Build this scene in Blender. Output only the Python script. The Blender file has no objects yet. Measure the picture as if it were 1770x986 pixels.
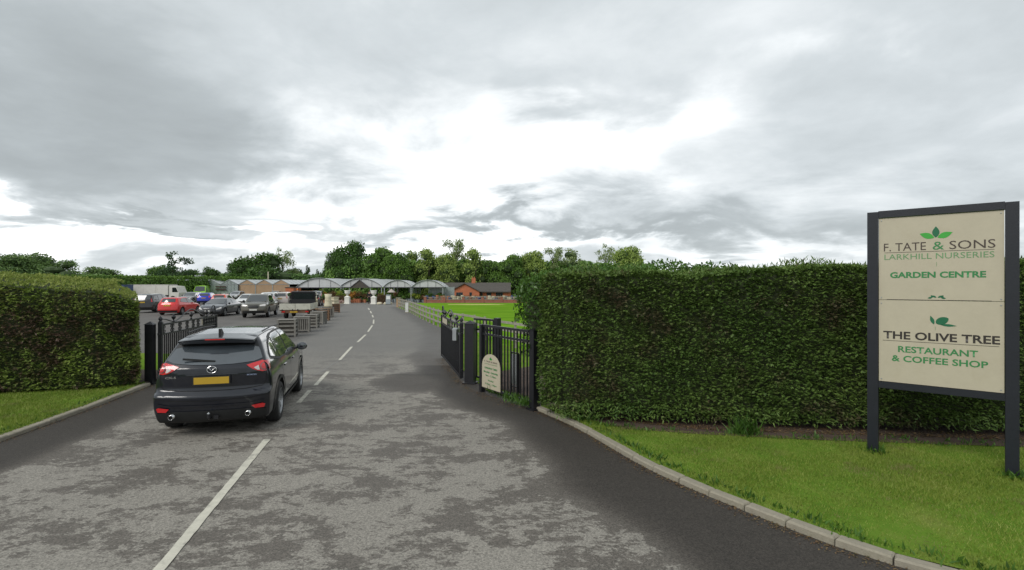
import bpy, bmesh, math, random
import numpy as np
from mathutils import Vector, Matrix
from mathutils.geometry import delaunay_2d_cdt
R = math.radians
SC = bpy.context.scene
COL = SC.collection
rng = np.random.default_rng(7)
random.seed(7)

# ------------------------------------------------------------ camera
F = 885.0; CX = 885.0; HY = 493.0; CH = 2.5
cam = bpy.data.objects.new('camera', bpy.data.cameras.new('camera'))
COL.objects.link(cam)
cam.location = (0, 0, CH); cam.rotation_euler = (R(90), 0, 0)
cam.data.lens = 18.0; cam.data.sensor_width = 36.0; cam.data.clip_end = 9000
SC.camera = cam
SC.view_settings.view_transform = 'Standard'; SC.view_settings.look = 'None'
SC.view_settings.exposure = 0.42; SC.view_settings.gamma = 1.0

def G(px, py, z=0.0):
    """ground point (height z) seen at photo pixel"""
    d = F * (CH - z) / (py - HY)
    return ((px - CX) / F * d, d)
def PX(px, d): return (px - CX) / F * d
def PZ(py, d): return CH - (py - HY) / F * d

# ------------------------------------------------------------ node helpers
def N(nt, typ, ins=None, **attrs):
    n = nt.nodes.new(typ)
    for k, v in attrs.items(): setattr(n, k, v)
    for k, v in (ins or {}).items():
        s = n.inputs[k]
        if isinstance(v, bpy.types.NodeSocket): nt.links.new(v, s)
        elif isinstance(v, bpy.types.Node): nt.links.new(v.outputs[0], s)
        else:
            if isinstance(v, tuple) and len(v) == 3 and s.type == 'RGBA': v = (*v, 1)
            s.default_value = v
    return n
def M(nt, op, a, b=None, c=None, clamp=False):
    ins = {0: a}
    if b is not None: ins[1] = b
    if c is not None: ins[2] = c
    return N(nt, 'ShaderNodeMath', ins, operation=op, use_clamp=clamp).outputs[0]
def MIX(nt, f, a, b, blend='MIX'):
    n = nt.nodes.new('ShaderNodeMix'); n.data_type = 'RGBA'; n.blend_type = blend
    for s, v in ((n.inputs[0], f), (n.inputs[6], a), (n.inputs[7], b)):
        if isinstance(v, bpy.types.NodeSocket): nt.links.new(v, s)
        elif isinstance(v, (int, float)): s.default_value = v if s.type == 'VALUE' else (v, v, v, 1)
        else: s.default_value = (*v, 1)
    return n.outputs[2]
def RAMP(nt, fac, stops):
    n = nt.nodes.new('ShaderNodeValToRGB'); nt.links.new(fac, n.inputs[0])
    el = n.color_ramp.elements
    while len(el) < len(stops): el.new(0.5)
    for e, (p, c) in zip(el, stops):
        e.position = p; e.color = (*(c if isinstance(c, tuple) else (c, c, c)), 1)
    return n.outputs[0]
def NOISE(nt, vec, scale, detail=4, rough=0.55, dist=0.0, out=0):
    ins = {'Scale': scale, 'Detail': detail, 'Roughness': rough, 'Distortion': dist}
    if vec is not None: ins['Vector'] = vec
    return N(nt, 'ShaderNodeTexNoise', ins).outputs[out]
def SMOOTH(nt, v, lo, hi):
    n = N(nt, 'ShaderNodeMapRange', {0: v, 1: lo, 2: hi, 3: 0.0, 4: 1.0}, interpolation_type='SMOOTHSTEP')
    return n.outputs[0]

# ------------------------------------------------------------ world: overcast sky
w = bpy.data.worlds.new('World'); SC.world = w; w.use_nodes = True
nt = w.node_tree; nt.nodes.clear()
SUN_AZ, SUN_EL = R(-138), R(40)       # azimuth from +Y towards +X
out = nt.nodes.new('ShaderNodeOutputWorld')
sky = N(nt, 'ShaderNodeTexSky', {}, sky_type='NISHITA', sun_disc=False)
sky.sun_elevation = SUN_EL; sky.sun_rotation = SUN_AZ
tc = nt.nodes.new('ShaderNodeTexCoord').outputs['Generated']
sx = N(nt, 'ShaderNodeSeparateXYZ', {0: tc})
dx, dy, dz = sx.outputs
zc = M(nt, 'MAXIMUM', dz, 0.0)
inv = M(nt, 'DIVIDE', 1.0, M(nt, 'ADD', zc, 0.20))
pv = N(nt, 'ShaderNodeCombineXYZ', {0: M(nt, 'MULTIPLY', dx, inv), 1: M(nt, 'MULTIPLY', dy, inv), 2: M(nt, 'MULTIPLY', dz, 0.6)}).outputs[0]
big = NOISE(nt, pv, 0.85, 5, 0.52, 0.25)
mid = NOISE(nt, pv, 2.2, 7, 0.58, 0.35)
fine = NOISE(nt, pv, 6.5, 6, 0.62, 0.3)
# warped azimuth / elevation, so the big cloud masses have ragged borders
wc = NOISE(nt, pv, 1.5, 6, 0.56, 0.35, out=1)
wsep = N(nt, 'ShaderNodeSeparateColor', {0: wc}).outputs
az = M(nt, 'ARCTAN2', dx, dy); el = M(nt, 'ARCSINE', dz)
azw = M(nt, 'ADD', az, M(nt, 'MULTIPLY', M(nt, 'SUBTRACT', wsep[0], 0.5), 0.90))
elw = M(nt, 'ADD', el, M(nt, 'MULTIPLY', M(nt, 'SUBTRACT', wsep[1], 0.5), 0.32))
def pix(px, py):
    x = (px - CX) / F; z = (HY - py) / F; L = math.sqrt(1 + x * x + z * z)
    return math.atan2(x, 1), math.asin(z / L)
def blob(px, py, wx, wy, amp):
    a, e = pix(px, py)
    c = math.cos(a)
    sa = wx / F * c * c; se = wy / F * c
    qa = M(nt, 'DIVIDE', M(nt, 'SUBTRACT', azw, a), sa)
    qe = M(nt, 'DIVIDE', M(nt, 'SUBTRACT', elw, e), se)
    r2 = M(nt, 'ADD', M(nt, 'MULTIPLY', qa, qa), M(nt, 'MULTIPLY', qe, qe))
    return M(nt, 'MULTIPLY', M(nt, 'EXPONENT', M(nt, 'MULTIPLY', r2, -1.0)), amp)
CLOUDS = [  # px, py, half width, half height, brightness change
    (960, 250, 270, 62, 0.40), (830, 315, 170, 44, 0.20), (620, 345, 240, 34, 0.34), (380, 425, 560, 40, 0.42),
    (1090, 215, 150, 40, 0.12), (700, 240, 120, 50, 0.06), (900, 420, 330, 16, 0.22), (1250, 440, 500, 26, 0.20),
    (850, 110, 260, 110, 0.05), (1390, 100, 90, 26, 0.10), (60, 395, 160, 14, 0.22),
    (80, 290, 420, 85, -0.20), (330, 180, 380, 120, -0.10), (60, 60, 300, 140, -0.13), (270, 388, 150, 14, -0.30), (420, 265, 150, 50, -0.08),
    (1290, 380, 400, 40, -0.17), (800, 392, 250, 16, -0.26), (1450, 240, 400, 90, 0.05), (900, 165, 110, 30, -0.10), (1250, 20, 300, 60, 0.03),
]
v = None
for c in CLOUDS:
    b = blob(*c)
    v = b if v is None else M(nt, 'ADD', v, b)
tex = M(nt, 'ADD', M(nt, 'MULTIPLY', M(nt, 'SUBTRACT', big, 0.5), 0.34), M(nt, 'MULTIPLY', M(nt, 'SUBTRACT', mid, 0.5), 0.25))
tex = M(nt, 'ADD', tex, M(nt, 'MULTIPLY', M(nt, 'SUBTRACT', fine, 0.5), 0.08))
lum = M(nt, 'ADD', M(nt, 'ADD', v, 0.56), tex)
ccol = RAMP(nt, lum, [(0.20, (0.27, 0.295, 0.305)), (0.42, (0.375, 0.41, 0.425)), (0.58, (0.52, 0.56, 0.58)), (0.78, (0.80, 0.83, 0.845)), (0.95, (1.0, 1.0, 1.0))])
low = SMOOTH(nt, dz, -0.02, 0.0)
ccol = MIX(nt, low, (0.30, 0.31, 0.28), ccol)
bg1 = N(nt, 'ShaderNodeBackground', {0: ccol, 1: M(nt, 'ADD', 1.0, M(nt, 'MULTIPLY', SMOOTH(nt, lum, 0.78, 1.1), 0.7))})
bg2 = N(nt, 'ShaderNodeBackground', {0: sky.outputs[0], 1: 0.08})
mx = N(nt, 'ShaderNodeMixShader', {0: 0.03, 1: bg1.outputs[0], 2: bg2.outputs[0]})
nt.links.new(mx.outputs[0], out.inputs[0])
sl = bpy.data.lights.new('sun', 'SUN'); sl.energy = 1.5; sl.angle = R(30); sl.color = (1, 0.97, 0.92)
so = bpy.data.objects.new('sun', sl); COL.objects.link(so)
so.rotation_euler = Vector((-math.sin(SUN_AZ) * math.cos(SUN_EL), -math.cos(SUN_AZ) * math.cos(SUN_EL), -math.sin(SUN_EL))).to_track_quat('-Z', 'Y').to_euler()

# ------------------------------------------------------------ materials
MATS = {}
def newmat(name):
    m = bpy.data.materials.new(name); m.use_nodes = True
    nt = m.node_tree; nt.nodes.clear()
    o = nt.nodes.new('ShaderNodeOutputMaterial')
    b = nt.nodes.new('ShaderNodeBsdfPrincipled'); nt.links.new(b.outputs[0], o.inputs[0])
    MATS[name] = m
    return m, nt, b
def S(nt, b, k, v):
    if isinstance(v, bpy.types.NodeSocket): nt.links.new(v, b.inputs[k])
    else:
        if isinstance(v, tuple) and len(v) == 3: v = (*v, 1)
        b.inputs[k].default_value = v
def bump(nt, b, h, strength=0.3, dist=0.02):
    n = N(nt, 'ShaderNodeBump', {'Height': h, 'Strength': strength, 'Distance': dist}); nt.links.new(n.outputs[0], b.inputs['Normal'])
def simple(name, col, rough=0.6, metal=0.0, var=0.25, scale=6.0, bmp=0.15, coat=0.0, spec=0.5, stain=None):
    """base colour broken up by two scales of noise, a little relief"""
    m, nt, b = newmat(name)
    tc = nt.nodes.new('ShaderNodeTexCoord').outputs['Object']
    n1 = NOISE(nt, tc, scale, 5, 0.6); n2 = NOISE(nt, tc, scale * 7, 3, 0.6)
    f = M(nt, 'ADD', M(nt, 'MULTIPLY', n1, 0.7), M(nt, 'MULTIPLY', n2, 0.3))
    lo = tuple(c * (1 - var) for c in col); hi = tuple(min(1, c * (1 + var)) for c in col)
    c = RAMP(nt, f, [(0.3, lo), (0.7, hi)])
    if stain: c = MIX(nt, M(nt, 'MULTIPLY', SMOOTH(nt, NOISE(nt, tc, scale * 0.6, 6, 0.7), 0.5, 0.7), stain[1]), c, stain[0])
    S(nt, b, 'Base Color', c); S(nt, b, 'Roughness', M(nt, 'ADD', M(nt, 'MULTIPLY', n2, 0.2), rough - 0.1, clamp=True))
    S(nt, b, 'Metallic', metal); S(nt, b, 'Coat Weight', coat); S(nt, b, 'Coat Roughness', 0.03); S(nt, b, 'Specular IOR Level', spec)
    if bmp: bump(nt, b, n2, bmp, 0.01)
    return m
def paint(name, col, metal=0.3, dirt=0.15, coat=1.0):
    m, nt, b = newmat(name)
    tc = nt.nodes.new('ShaderNodeTexCoord').outputs['Object']
    z = N(nt, 'ShaderNodeSeparateXYZ', {0: tc}).outputs[2]
    n = NOISE(nt, tc, 4, 6, 0.65)
    d = M(nt, 'MULTIPLY', SMOOTH(nt, M(nt, 'ADD', M(nt, 'MULTIPLY', z, -1.0), M(nt, 'MULTIPLY', n, 0.5)), -0.75, 0.05), dirt * 3, clamp=True)
    d = M(nt, 'ADD', d, M(nt, 'MULTIPLY', n, dirt * 0.4), clamp=True)
    S(nt, b, 'Base Color', MIX(nt, d, col, (0.11, 0.10, 0.085)))
    S(nt, b, 'Metallic', M(nt, 'MULTIPLY', M(nt, 'SUBTRACT', 1.0, d), metal)); S(nt, b, 'Roughness', M(nt, 'ADD', 0.28, M(nt, 'MULTIPLY', d, 0.5), clamp=True))
    S(nt, b, 'Coat Weight', M(nt, 'MULTIPLY', M(nt, 'SUBTRACT', 1.0, d), coat)); S(nt, b, 'Coat Roughness', 0.03); S(nt, b, 'Coat IOR', 1.5); S(nt, b, 'Specular IOR Level', 0.3)
    return m
def leafmat(name, cols, brown=None, brown_amt=0.0, scale=1.2, trans=0.25, rough=0.55):
    """foliage: per-leaf random colour plus soft regional variation"""
    m, nt, b = newmat(name)
    g = nt.nodes.new('ShaderNodeNewGeometry'); r = g.outputs['Random Per Island']
    tc = nt.nodes.new('ShaderNodeTexCoord').outputs['Object']
    n = NOISE(nt, tc, scale, 4, 0.6)
    f = M(nt, 'ADD', M(nt, 'MULTIPLY', r, 0.55), M(nt, 'MULTIPLY', M(nt, 'SUBTRACT', n, 0.22), 0.8))
    k = len(cols)
    c = RAMP(nt, f, [(0.12 + 0.8 * i / (k - 1), col) for i, col in enumerate(cols)])
    if brown:
        bn = SMOOTH(nt, M(nt, 'ADD', NOISE(nt, tc, scale * 1.3, 5, 0.65), M(nt, 'MULTIPLY', r, 0.12)), 0.60 - brown_amt, 0.72 - brown_amt)
        c = MIX(nt, bn, c, brown)
    S(nt, b, 'Base Color', c); S(nt, b, 'Roughness', rough); S(nt, b, 'Specular IOR Level', 0.3)
    if trans:
        o = nt.nodes['Material Output']
        t = N(nt, 'ShaderNodeBsdfTranslucent', {0: MIX(nt, 0.5, c, (0.12, 0.2, 0.02))})
        mxs = N(nt, 'ShaderNodeMixShader', {0: trans, 1: b.outputs[0], 2: t.outputs[0]})
        nt.links.new(mxs.outputs[0], o.inputs[0])
    return m
def glassmat(name, col=(0.015, 0.02, 0.022), rough=0.04):
    m, nt, b = newmat(name)
    tc = nt.nodes.new('ShaderNodeTexCoord').outputs['Object']
    n = NOISE(nt, tc, 3, 3, 0.5)
    S(nt, b, 'Base Color', MIX(nt, n, tuple(c * 0.7 for c in col), tuple(c * 1.4 for c in col)))
    S(nt, b, 'Roughness', rough); S(nt, b, 'Specular IOR Level', 0.65); S(nt, b, 'Coat Weight', 1.0); S(nt, b, 'Coat IOR', 1.75); S(nt, b, 'Coat Roughness', 0.03)
    return m

simple('black_metal', (0.012, 0.012, 0.015), 0.42, 0.0, 0.3, 8, 0.2)
simple('dark_rubber', (0.018, 0.018, 0.018), 0.85)
simple('black_plastic', (0.011, 0.012, 0.013), 0.55)
simple('void_black', (0.004, 0.004, 0.004), 0.9, bmp=0)
simple('chrome', (0.6, 0.6, 0.6), 0.18, 1.0, 0.1)
simple('alloy', (0.42, 0.43, 0.44), 0.32, 0.85, 0.15, 12)
simple('white_paint', (0.72, 0.72, 0.70), 0.5, 0, 0.08)
simple('road_paint', (0.52, 0.50, 0.42), 0.75, 0, 0.16, 9, 0.3, stain=((0.24, 0.23, 0.20), 0.8))
simple('sign_frame', (0.010, 0.012, 0.018), 0.42, 0, 0.2, 8, 0.1)
simple('sign_cream', (0.46, 0.415, 0.31), 0.45, 0, 0.05, 3, 0.02, stain=((0.40, 0.35, 0.245), 0.35))
simple('print_brown', (0.055, 0.038, 0.03), 0.5, 0, 0.1, bmp=0)
simple('print_black', (0.025, 0.02, 0.016), 0.5, 0, 0.1, bmp=0)
simple('print_green', (0.03, 0.20, 0.06), 0.5, 0, 0.1, bmp=0)
simple('print_pale_green', (0.13, 0.27, 0.12), 0.5, 0, 0.1, bmp=0)
simple('print_bright_green', (0.04, 0.34, 0.04), 0.5, 0, 0.1, bmp=0)
simple('print_dark_green', (0.006, 0.12, 0.05), 0.5, 0, 0.1, bmp=0)
simple('kerb_concrete', (0.27, 0.245, 0.19), 0.85, 0, 0.18, 9, 0.5, stain=((0.16, 0.15, 0.10), 0.5))
simple('soil', (0.065, 0.042, 0.03), 0.95, 0, 0.4, 5, 0.8)
simple('weathered_wood', (0.27, 0.25, 0.21), 0.85, 0, 0.3, 6, 0.5)
simple('grey_crate_wood', (0.19, 0.18, 0.16), 0.85, 0, 0.35, 4, 0.5)
simple('brown_wood', (0.16, 0.09, 0.05), 0.8, 0, 0.3, 6, 0.4)
simple('bark', (0.07, 0.055, 0.04), 0.9, 0, 0.35, 5, 0.6)
simple('stone_white', (0.72, 0.70, 0.64), 0.7, 0, 0.08, 5, 0.2)
simple('galvanised', (0.35, 0.37, 0.38), 0.5, 0.5, 0.15, 6, 0.1)
simple('canopy_mesh', (0.50, 0.51, 0.51), 0.85, 0, 0.12, 0.8, 0.1)
simple('canopy_film', (0.42, 0.43, 0.43), 0.35, 0, 0.1, 0.6, 0.1)
simple('canopy_frame', (0.09, 0.09, 0.10), 0.6)
simple('porch_dark', (0.075, 0.065, 0.055), 0.85, 0, 0.3, 2, 0.4)
simple('brick_wall', (0.27, 0.10, 0.065), 0.85, 0, 0.3, 3.5, 0.3, stain=((0.20, 0.16, 0.11), 0.5))
simple('tan_board', (0.36, 0.24, 0.15), 0.8, 0, 0.15, 1.2, 0.3)
simple('brick_far', (0.46, 0.145, 0.07), 0.85, 0, 0.22, 2.5, 0.3, stain=((0.26, 0.10, 0.06), 0.4))
simple('roof_tile', (0.085, 0.077, 0.068), 0.85, 0, 0.25, 3, 0.4)
simple('roof_navy', (0.03, 0.04, 0.06), 0.6, 0, 0.2, 2, 0.2)
simple('lorry_white', (0.62, 0.60, 0.56), 0.5, 0, 0.08, 1.5, 0.1, stain=((0.4, 0.38, 0.32), 0.4))
simple('terracotta', (0.38, 0.14, 0.07), 0.8, 0, 0.25, 6, 0.2)
simple('pot_blue', (0.03, 0.06, 0.26), 0.35, 0, 0.3, 6, 0)
simple('pot_cream', (0.55, 0.50, 0.36), 0.6, 0, 0.15, 6, 0.1)
simple('pot_grey', (0.22, 0.25, 0.26), 0.6, 0, 0.2, 6, 0.1)
simple('parasol_cloth', (0.42, 0.36, 0.33), 0.85, 0, 0.1)
simple('plate_yellow', (0.46, 0.29, 0.02), 0.5, 0, 0.05, 6, 0)
simple('plate_white', (0.6, 0.6, 0.56), 0.5, 0, 0.08, 6, 0)
simple('lamp_red', (0.55, 0.012, 0.015), 0.15, 0, 0.2, 14, 0, coat=1.0)
simple('lamp_pale', (0.62, 0.60, 0.58), 0.12, 0, 0.15, 20, 0, coat=1.0)
simple('lamp_dark', (0.10, 0.10, 0.11), 0.15, 0, 0.15, 20, 0, coat=1.0)
simple('lamp_orange', (0.75, 0.18, 0.02), 0.2, 0, 0.1, 20, 0)
simple('badge_blue', (0.35, 0.42, 0.6), 0.3, 0.6, 0.1, 20, 0)
simple('truck_board', (0.50, 0.49, 0.42), 0.6, 0, 0.1, 3, 0.1, stain=((0.25, 0.22, 0.16), 0.5))
simple('rust', (0.14, 0.07, 0.04), 0.8, 0, 0.35, 5, 0.3)
simple('cloth_black', (0.015, 0.015, 0.02), 0.9)
simple('cloth_navy', (0.02, 0.03, 0.09), 0.9)
simple('cloth_pink', (0.45, 0.18, 0.20), 0.9)
simple('skin', (0.42, 0.24, 0.17), 0.6)
simple('hair', (0.06, 0.035, 0.02), 0.8)
simple('blue_tarp', (0.04, 0.07, 0.16), 0.6)
glassmat('car_glass'); glassmat('hero_glass', (0.05, 0.06, 0.07), 0.05); glassmat('window_glass', (0.03, 0.04, 0.05))  # SUV glass base colour raised to stand in for reflected sky
glassmat('greenhouse_glass', (0.27, 0.31, 0.30), 0.25)
simple('greenhouse_roof', (0.44, 0.46, 0.46), 0.3, 0, 0.12, 1.2, 0.1)
paint('paint_charcoal', (0.0035, 0.005, 0.011), 0.0, 0.002)
for n_, c_, k_, d_ in (('red', (0.62, 0.02, 0.02), 0.1, .06), ('dark_grey', (0.05, 0.055, 0.065), 0.4, .1), ('khaki', (0.12, 0.115, 0.09), 0.4, .35),
                   ('silver', (0.42, 0.43, 0.44), 0.6, .1), ('white', (0.66, 0.67, 0.66), 0.0, .08), ('blue', (0.012, 0.03, 0.42), 0.2, .08),
                   ('orange', (0.62, 0.07, 0.025), 0.1, .08), ('black', (0.012, 0.012, 0.015), 0.2, .06), ('navy', (0.015, 0.03, 0.10), 0.3, .1),
                   ('lime', (0.27, 0.56, 0.02), 0.0, .06), ('grey', (0.2, 0.21, 0.21), 0.5, .1), ('beige', (0.50, 0.44, 0.40), 0.3, .1), ('pale_blue', (0.25, 0.35, 0.45), 0.3, .1)):
    paint('paint_' + n_, c_, k_, d_)
leafmat('hedge_leaf', [(0.044, 0.092, 0.021), (0.085, 0.149, 0.030), (0.129, 0.205, 0.044), (0.201, 0.270, 0.069)], (0.10, 0.075, 0.045), 0.0, 0.9, 0.15)
leafmat('hedge_leaf_left', [(0.106, 0.160, 0.038), (0.210, 0.306, 0.062), (0.329, 0.434, 0.089), (0.517, 0.600, 0.154)], (0.13, 0.08, 0.06), 0.08, 1.1, 0.15)
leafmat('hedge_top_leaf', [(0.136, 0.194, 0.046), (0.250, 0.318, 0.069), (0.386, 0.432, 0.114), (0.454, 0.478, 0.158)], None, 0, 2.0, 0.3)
leafmat('laurel_leaf', [(0.021, 0.050, 0.009), (0.050, 0.114, 0.018), (0.093, 0.193, 0.036), (0.136, 0.257, 0.057)], None, 0, 1.5, 0.35, 0.35)
leafmat('oak_leaf', [(0.035, 0.076, 0.019), (0.072, 0.151, 0.031), (0.127, 0.230, 0.048)], None, 0, 0.25, 0.15)
leafmat('green_leaf', [(0.054, 0.109, 0.022), (0.124, 0.234, 0.040), (0.202, 0.341, 0.063)], None, 0, 0.25, 0.2)
leafmat('olive_leaf', [(0.161, 0.228, 0.059), (0.295, 0.401, 0.094), (0.455, 0.540, 0.148)], None, 0, 0.25, 0.2)
leafmat('pale_leaf', [(0.158, 0.211, 0.088), (0.281, 0.351, 0.150), (0.386, 0.474, 0.211)], None, 0, 0.25, 0.25)
leafmat('far_leaf', [(0.101, 0.173, 0.072), (0.173, 0.273, 0.090), (0.242, 0.363, 0.112)], None, 0, 0.2, 0.2)  # paler and bluer, with distance haze put into the leaf colour
leafmat('pine_leaf', [(0.028, 0.062, 0.028), (0.054, 0.108, 0.039), (0.092, 0.154, 0.054)], None, 0, 0.25, 0.15)
leafmat('grass_blade', [(0.097, 0.154, 0.019), (0.176, 0.251, 0.032), (0.264, 0.330, 0.053), (0.370, 0.378, 0.114)], (0.24, 0.22, 0.08), -0.02, 1.1, 0.3)
leafmat('flower_orange', [(0.30, 0.09, 0.02), (0.45, 0.2, 0.03), (0.10, 0.17, 0.03)], None, 0, 1.0, 0.2)
leafmat('flower_yellow', [(0.42, 0.38, 0.04), (0.15, 0.25, 0.03), (0.25, 0.32, 0.05)], None, 0, 1.0, 0.2)
leafmat('flower_red', [(0.20, 0.05, 0.03), (0.10, 0.09, 0.03), (0.28, 0.10, 0.06)], None, 0, 1.0, 0.2)
leafmat('flower_pink', [(0.55, 0.22, 0.25), (0.6, 0.45, 0.42), (0.15, 0.2, 0.06)], None, 0, 1.0, 0.2)
leafmat('hedge_brown', [(0.07, 0.035, 0.02), (0.11, 0.06, 0.03), (0.10, 0.09, 0.03)], None, 0, 0.8, 0.15)
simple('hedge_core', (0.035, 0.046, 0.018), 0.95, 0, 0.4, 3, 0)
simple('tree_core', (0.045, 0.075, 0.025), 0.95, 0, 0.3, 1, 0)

# asphalt: worn pale surface with damp dark patches
def asphalt(name, pale, dark, fargrey):
    m, nt, b = newmat(name)
    tc = nt.nodes.new('ShaderNodeTexCoord').outputs['Object']
    at = N(nt, 'ShaderNodeAttribute', {}, attribute_name='damp').outputs['Fac']
    fr = N(nt, 'ShaderNodeAttribute', {}, attribute_name='far').outputs['Fac']
    mp = N(nt, 'ShaderNodeMapping', {'Vector': tc, 'Scale': (1.0, 1.4, 1.0)}).outputs[0]
    n1 = NOISE(nt, mp, 0.9, 12, 0.70, 0.25)
    n2 = NOISE(nt, mp, 4.5, 10, 0.74, 0.2)
    n3 = NOISE(nt, mp, 17, 6, 0.75)
    v = M(nt, 'ADD', M(nt, 'ADD', M(nt, 'ADD', M(nt, 'MULTIPLY', n1, 0.46), M(nt, 'MULTIPLY', n2, 0.36)), M(nt, 'MULTIPLY', n3, 0.18)), M(nt, 'MULTIPLY', at, 0.34))
    v = M(nt, 'SUBTRACT', v, M(nt, 'MULTIPLY', fr, 0.03))
    k = M(nt, 'ADD', M(nt, 'MULTIPLY', SMOOTH(nt, v, 0.500, 0.514), 0.80), M(nt, 'MULTIPLY', SMOOTH(nt, v, 0.52, 0.70), 0.20))
    agg = N(nt, 'ShaderNodeTexVoronoi', {'Vector': tc, 'Scale': 75.0}).outputs['Color']
    ag = N(nt, 'ShaderNodeSeparateColor', {0: agg}).outputs[0]
    gr = NOISE(nt, tc, 38, 5, 0.75)
    g = M(nt, 'ADD', M(nt, 'MULTIPLY', ag, 0.5), M(nt, 'MULTIPLY', gr, 0.5))
    tone = NOISE(nt, tc, 0.35, 4, 0.6)
    pc = MIX(nt, tone, tuple(c * 0.86 for c in pale), tuple(c * 1.12 for c in pale))
    dc = MIX(nt, n2, tuple(c * 0.8 for c in dark), tuple(c * 1.25 for c in dark))
    c = MIX(nt, k, pc, dc)
    fcol = MIX(nt, NOISE(nt, tc, 0.5, 6, 0.6, 0.4), tuple(c * 0.78 for c in fargrey), tuple(c * 1.2 for c in fargrey))
    fcol = MIX(nt, M(nt, 'MULTIPLY', SMOOTH(nt, v, 0.54, 0.75), 0.75), fcol, dc)
    c = MIX(nt, M(nt, 'MULTIPLY', fr, 0.82), c, fcol)
    dk = M(nt, 'SUBTRACT', 1.0, M(nt, 'MULTIPLY', at, 0.5)); c = MIX(nt, 1.0, c, N(nt, 'ShaderNodeCombineColor', {0: dk, 1: dk, 2: dk}).outputs[0], 'MULTIPLY')
    mul = M(nt, 'ADD', 0.35, M(nt, 'MULTIPLY', g, 1.3))
    c = MIX(nt, 1.0, c, N(nt, 'ShaderNodeCombineColor', {0: mul, 1: mul, 2: mul}).outputs[0], 'MULTIPLY')
    S(nt, b, 'Base Color', c)
    S(nt, b, 'Roughness', M(nt, 'SUBTRACT', 0.86, M(nt, 'MULTIPLY', k, 0.16)))
    S(nt, b, 'Specular IOR Level', 0.35)
    bump(nt, b, g, 0.5, 0.01)
asphalt('asphalt', (0.242, 0.226, 0.197), (0.088, 0.077, 0.066), (0.142, 0.138, 0.129))
# grass sheets
def grassmat(name, a, b_, c_, scale=0.6, streak=0.0):
    m, nt, b = newmat(name)
    tc = nt.nodes.new('ShaderNodeTexCoord').outputs['Object']
    n = NOISE(nt, tc, scale, 6, 0.65); n2 = NOISE(nt, tc, 30, 4, 0.7)
    c = RAMP(nt, M(nt, 'ADD', M(nt, 'MULTIPLY', n, 0.75), M(nt, 'MULTIPLY', n2, 0.25)), [(0.3, a), (0.5, b_), (0.7, c_)])
    if streak:
        mp = N(nt, 'ShaderNodeMapping', {'Vector': tc, 'Scale': (0.03, 0.5, 1)}).outputs[0]
        c = MIX(nt, M(nt, 'MULTIPLY', SMOOTH(nt, NOISE(nt, mp, 1.0, 3, 0.5), 0.45, 0.65), streak), c, tuple(x * 1.35 for x in c_))
    S(nt, b, 'Base Color', c); S(nt, b, 'Roughness', 1.0); S(nt, b, 'Specular IOR Level', 0.0)
    bump(nt, b, n2, 0.6, 0.03)
grassmat('verge_soil_grass', (0.07, 0.14, 0.02), (0.12, 0.21, 0.028), (0.20, 0.22, 0.06), 1.3)
grassmat('field_grass', (0.085, 0.195, 0.016), (0.115, 0.24, 0.018), (0.155, 0.28, 0.024), 0.35, 0.5)
grassmat('land', (0.06, 0.10, 0.02), (0.08, 0.13, 0.03), (0.10, 0.15, 0.03), 0.05)

# ------------------------------------------------------------ object helpers
def props(o, label=None, cat=None, group=None, kind=None):
    if label: o['label'] = label
    if cat: o['category'] = cat
    if group: o['group'] = group
    if kind: o['kind'] = kind
    return o
def thing(name, label, cat, loc=(0, 0, 0), rz=0.0, group=None, scale=None):
    o = bpy.data.objects.new(name, None); COL.objects.link(o); o.empty_display_size = 0.2
    o.location = loc; o.rotation_euler = (0, 0, rz)
    if scale: o.scale = (scale,) * 3 if not isinstance(scale, tuple) else scale
    return props(o, label, cat, group)
def obj(name, me, mat=None, parent=None, loc=None, rot=None, **kw):
    if mat is not None and isinstance(mat, str): mat = MATS[mat]
    if mat is not None and not me.materials: me.materials.append(mat)
    o = bpy.data.objects.new(name, me); COL.objects.link(o)
    if parent is not None: o.parent = parent
    if loc is not None: o.location = loc
    if rot is not None: o.rotation_euler = rot
    return props(o, **kw)
def pymesh(name, vs, fs, smooth=False):
    me = bpy.data.meshes.new(name); me.from_pydata([tuple(v) for v in vs], [], [tuple(f) for f in fs])
    if smooth: me.shade_smooth()
    me.update(); return me
def npmesh(name, V, Fq, smooth=False):
    """fast mesh from numpy arrays; Fq (n,k)"""
    me = bpy.data.meshes.new(name); n, k = Fq.shape
    me.vertices.add(len(V)); me.vertices.foreach_set('co', V.astype(np.float32).ravel())
    me.loops.add(n * k); me.loops.foreach_set('vertex_index', Fq.astype(np.int32).ravel())
    me.polygons.add(n); me.polygons.foreach_set('loop_start', np.arange(0, n * k, k, dtype=np.int32))
    me.polygons.foreach_set('loop_total', np.full(n, k, dtype=np.int32))
    if smooth: me.polygons.foreach_set('use_smooth', np.ones(n, dtype=bool))
    me.update(calc_edges=True); return me
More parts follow.
